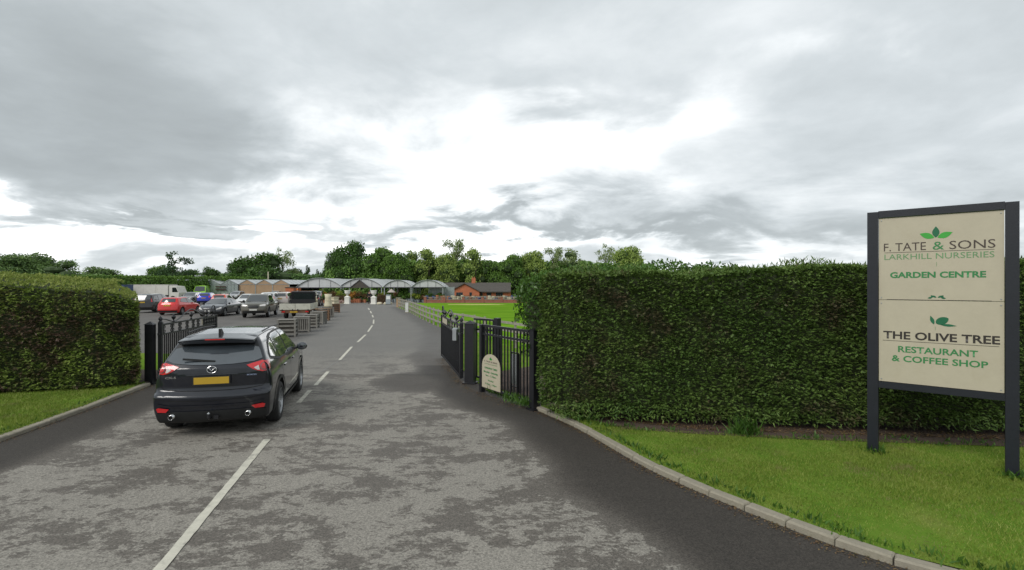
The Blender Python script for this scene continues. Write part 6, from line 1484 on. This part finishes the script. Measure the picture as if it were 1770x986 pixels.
def tree(label, px, top, wpx, dist, kind, leaf, seed, base_z=None, name='tree', grp=None, cat='tree'):
    zb3 = GZ(dist) if base_z is None else base_z; h_ = PZ(top, dist) - zb3; w_ = wpx * dist / F
    c, ci, tr_ = crown(kind, seed)
    w_ *= {'dense': 1.35, 'oak': 1.22, 'poplar': 1.7, 'airy': 1.2, 'conifer': 1.3, 'pine': 1.1}[kind]
    t = thing(name, label, cat, (PX(px, dist), dist, zb3), (seed * 1.7) % 6.28 if kind != 'pine' else 0, grp, (w_, w_, h_ * 1.03))
    c2 = TM.setdefault((kind, seed, leaf), None)
    if c2 is None: c2 = c.copy(); c2.materials.clear(); c2.materials.append(MATS[leaf]); TM[(kind, seed, leaf)] = c2
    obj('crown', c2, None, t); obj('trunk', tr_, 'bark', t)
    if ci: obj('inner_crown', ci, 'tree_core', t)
    return t
T = [
 ('pale green round tree at the far left edge of the view', 18, 437, 80, 120, 'dense', 'far_leaf', 1),
 ('pale green tree second from the left edge, behind the field hedge', 70, 438, 70, 124, 'dense', 'far_leaf', 2),
 ('pale green tree third from the left edge, sloping to the right', 108, 446, 72, 120, 'dense', 'far_leaf', 3),
 ('low pale green bush-like tree between the left trees and the gap of sky', 180, 461, 66, 150, 'dense', 'far_leaf', 4),
 ('dark layered pine with gaps above the dark-roofed shed', 300, 433, 84, 112, 'pine', 'pine_leaf', 5),
 ('low green tree at the left foot of the layered pine', 285, 459, 60, 116, 'dense', 'green_leaf', 6),
 ('low green tree at the right foot of the layered pine', 325, 463, 55, 117, 'dense', 'green_leaf', 7),
 ('small round-topped tree between the pine and the big dark oak', 367, 461, 34, 125, 'dense', 'oak_leaf', 8),
 ('big spreading dark oak behind the glass gables', 446, 431, 96, 112, 'oak', 'oak_leaf', 9),
 ('left shoulder of dark foliage below the spreading oak', 422, 449, 60, 114, 'dense', 'oak_leaf', 10),
 ('thin airy grey-green tree rising right of the spreading oak', 488, 430, 52, 118, 'airy', 'pale_leaf', 11),
 ('small pointed conifer left of the tallest oak', 532, 458, 26, 125, 'conifer', 'pine_leaf', 12),
 ('smaller conifer right beside the pointed conifer', 549, 465, 20, 127, 'conifer', 'pine_leaf', 13),
 ('low dark tree between the airy tree and the conifers', 510, 464, 44, 122, 'dense', 'oak_leaf', 14),
 ('tallest dark oak behind the leftmost canopies', 603, 409, 70, 104, 'oak', 'oak_leaf', 15),
 ('broad dark tree leaning left below the tallest oak', 586, 436, 52, 102, 'dense', 'oak_leaf', 16),
 ('rounded green tree just right of the tallest oak', 656, 425, 66, 104, 'dense', 'green_leaf', 17),
 ('lower green tree behind the entrance porch', 688, 437, 60, 101, 'dense', 'green_leaf', 18),
 ('slender olive tree behind the third canopy', 716, 434, 40, 106, 'poplar', 'olive_leaf', 19),
 ('upright olive-green tree behind the rightmost canopy', 741, 430, 44, 104, 'poplar', 'olive_leaf', 20),
 ('thin pale airy tree standing highest above the bungalow chimney', 786, 418, 60, 110, 'airy', 'pale_leaf', 21),
 ('olive-green tree left of the bungalow chimney', 772, 438, 50, 105, 'dense', 'olive_leaf', 22),
 ('upright brownish-green tree behind the bungalow chimney', 822, 430, 42, 106, 'poplar', 'olive_leaf', 23),
 ('lower green tree in the dip behind the bungalow roof', 851, 449, 50, 108, 'dense', 'green_leaf', 24),
 ('green tree behind the right gable end of the bungalow', 884, 437, 52, 106, 'dense', 'green_leaf', 25),
 ('rounded green tree above the left end of the tall hedge', 922, 434, 56, 108, 'dense', 'olive_leaf', 26),
 ('gappy pale green tree third from the right in the tree line', 958, 431, 52, 112, 'airy', 'pale_leaf', 27),
 ('pale airy tree right of centre above the hedge top', 995, 432, 52, 112, 'poplar', 'pale_leaf', 28),
 ('tall airy twin-stemmed tree left of the last dense tree', 1046, 423, 52, 115, 'airy', 'pale_leaf', 29),
 ('dense rounded green tree ending the tree line on the right', 1086, 426, 66, 108, 'dense', 'olive_leaf', 30),
 ('small dark tree just beyond the right end of the tree line', 1128, 449, 24, 112, 'conifer', 'pine_leaf', 31),
 ('low domed tree just showing above the middle of the hedge', 1219, 457, 62, 120, 'dense', 'green_leaf', 32),
 ('lower bluish domed tree right beside the domed tree over the hedge', 1258, 461, 52, 140, 'dense', 'far_leaf', 33),
]
for a in T:
    seed = a[7]; k = {'dense': seed % 4, 'oak': 1 + seed % 2, 'airy': seed % 3, 'poplar': seed % 3, 'conifer': 1, 'pine': 1}[a[5]]
    tree(a[0], a[1], a[2], a[3], a[4], a[5], a[6], k + 1)
# understorey that closes the foot of the tree line: one continuous mass
r = np.random.default_rng(77)
def mass(name, label, segs, leaf, dens=60, L=.42):
    Ps, Ns, cv, cf = [], [], [], []
    for (p0, p1, d0, d1, top0, top1) in segs:
        n = int((p1 - p0) * dens); t = r.uniform(0, 1, n); px = p0 + (p1 - p0) * t; dd = d0 + (d1 - d0) * t
        hp = (top0 + (top1 - top0) * t) + 3.0 * vnoise(np.stack([px, px * 0, px * 0], 1), .12, 5); zt_ = CH - (hp - HY) / F * dd
        q = r.uniform(0, 1, n) ** .7; z = -1.6 + (zt_ + 1.6) * q; x = (px - CX) / F * dd
        P_ = np.stack([x, dd + q * 2.2 + r.normal(0, .7, n), z], 1); P_[:, 1] += vnoise(P_, .6, 8) * .9; Ps.append(P_); Ns.append(unit(np.stack([r.normal(0, .6, n), -1 + r.normal(0, .4, n), .5 + r.normal(0, .4, n)], 1)))
        k = len(cv)
        for u in (0, 1):
            d_ = d0 + (d1 - d0) * u + 1.6; x = PX(p0 + (p1 - p0) * u, d_); cv += [(x, d_, -2), (x, d_ + .6, PZ((top0, top1)[u] + 4, d_)), (x, d_ + 3, PZ((top0, top1)[u] + 4, d_)), (x, d_ + 3, -2)]
        cf += [(k, k + 4, k + 5, k + 1), (k + 1, k + 5, k + 6, k + 2), (k + 2, k + 6, k + 7, k + 3), (k, k + 1, k + 2, k + 3), (k + 4, k + 7, k + 6, k + 5)]
    P_ = np.concatenate(Ps); Nn = np.concatenate(Ns); V, Fq = leaves(P_, unit(np.cross(Nn, r.normal(size=P_.shape))), Nn, L, L * .7)
    o = obj(name, npmesh(name, V, Fq), leaf, None, label=label, cat='undergrowth', kind='stuff'); obj('inner_mass', pymesh('inner_mass', cv, cf), 'tree_core', o, kind='stuff')
mass('undergrowth', 'continuous woodland undergrowth along the foot of the tree line', [(560, 640, 98, 100, 468, 456), (640, 700, 100, 102, 456, 450), (700, 800, 102, 108, 450, 446), (800, 900, 108, 112, 449, 455), (900, 1000, 112, 110, 452, 450), (1000, 1130, 110, 110, 452, 458), (1130, 1330, 112, 125, 472, 478)], 'green_leaf')
mass('undergrowth', 'darker undergrowth behind the glass and brown gables', [(395, 560, 112, 112, 470, 476)], 'oak_leaf')
mass('undergrowth', 'low pale scrub below the trees at the far left', [(-60, 130, 122, 124, 466, 470), (130, 280, 130, 140, 474, 480)], 'far_leaf', 40)
mass('far_wood', 'far dark wooded ridge on the skyline left of the oak', [(262, 420, 150, 150, 473, 473)], 'pine_leaf', 40, .6)
pt = thing('telegraph_pole', 'thin pale pole standing up behind the brown gables', 'pole', (PX(463.5, 98), 98, GZ(98))); MB().tube([(0, 0, 0), (0, 0, PZ(470, 98) - GZ(98))], .09, 6).o('shaft', 'pot_cream', pt)
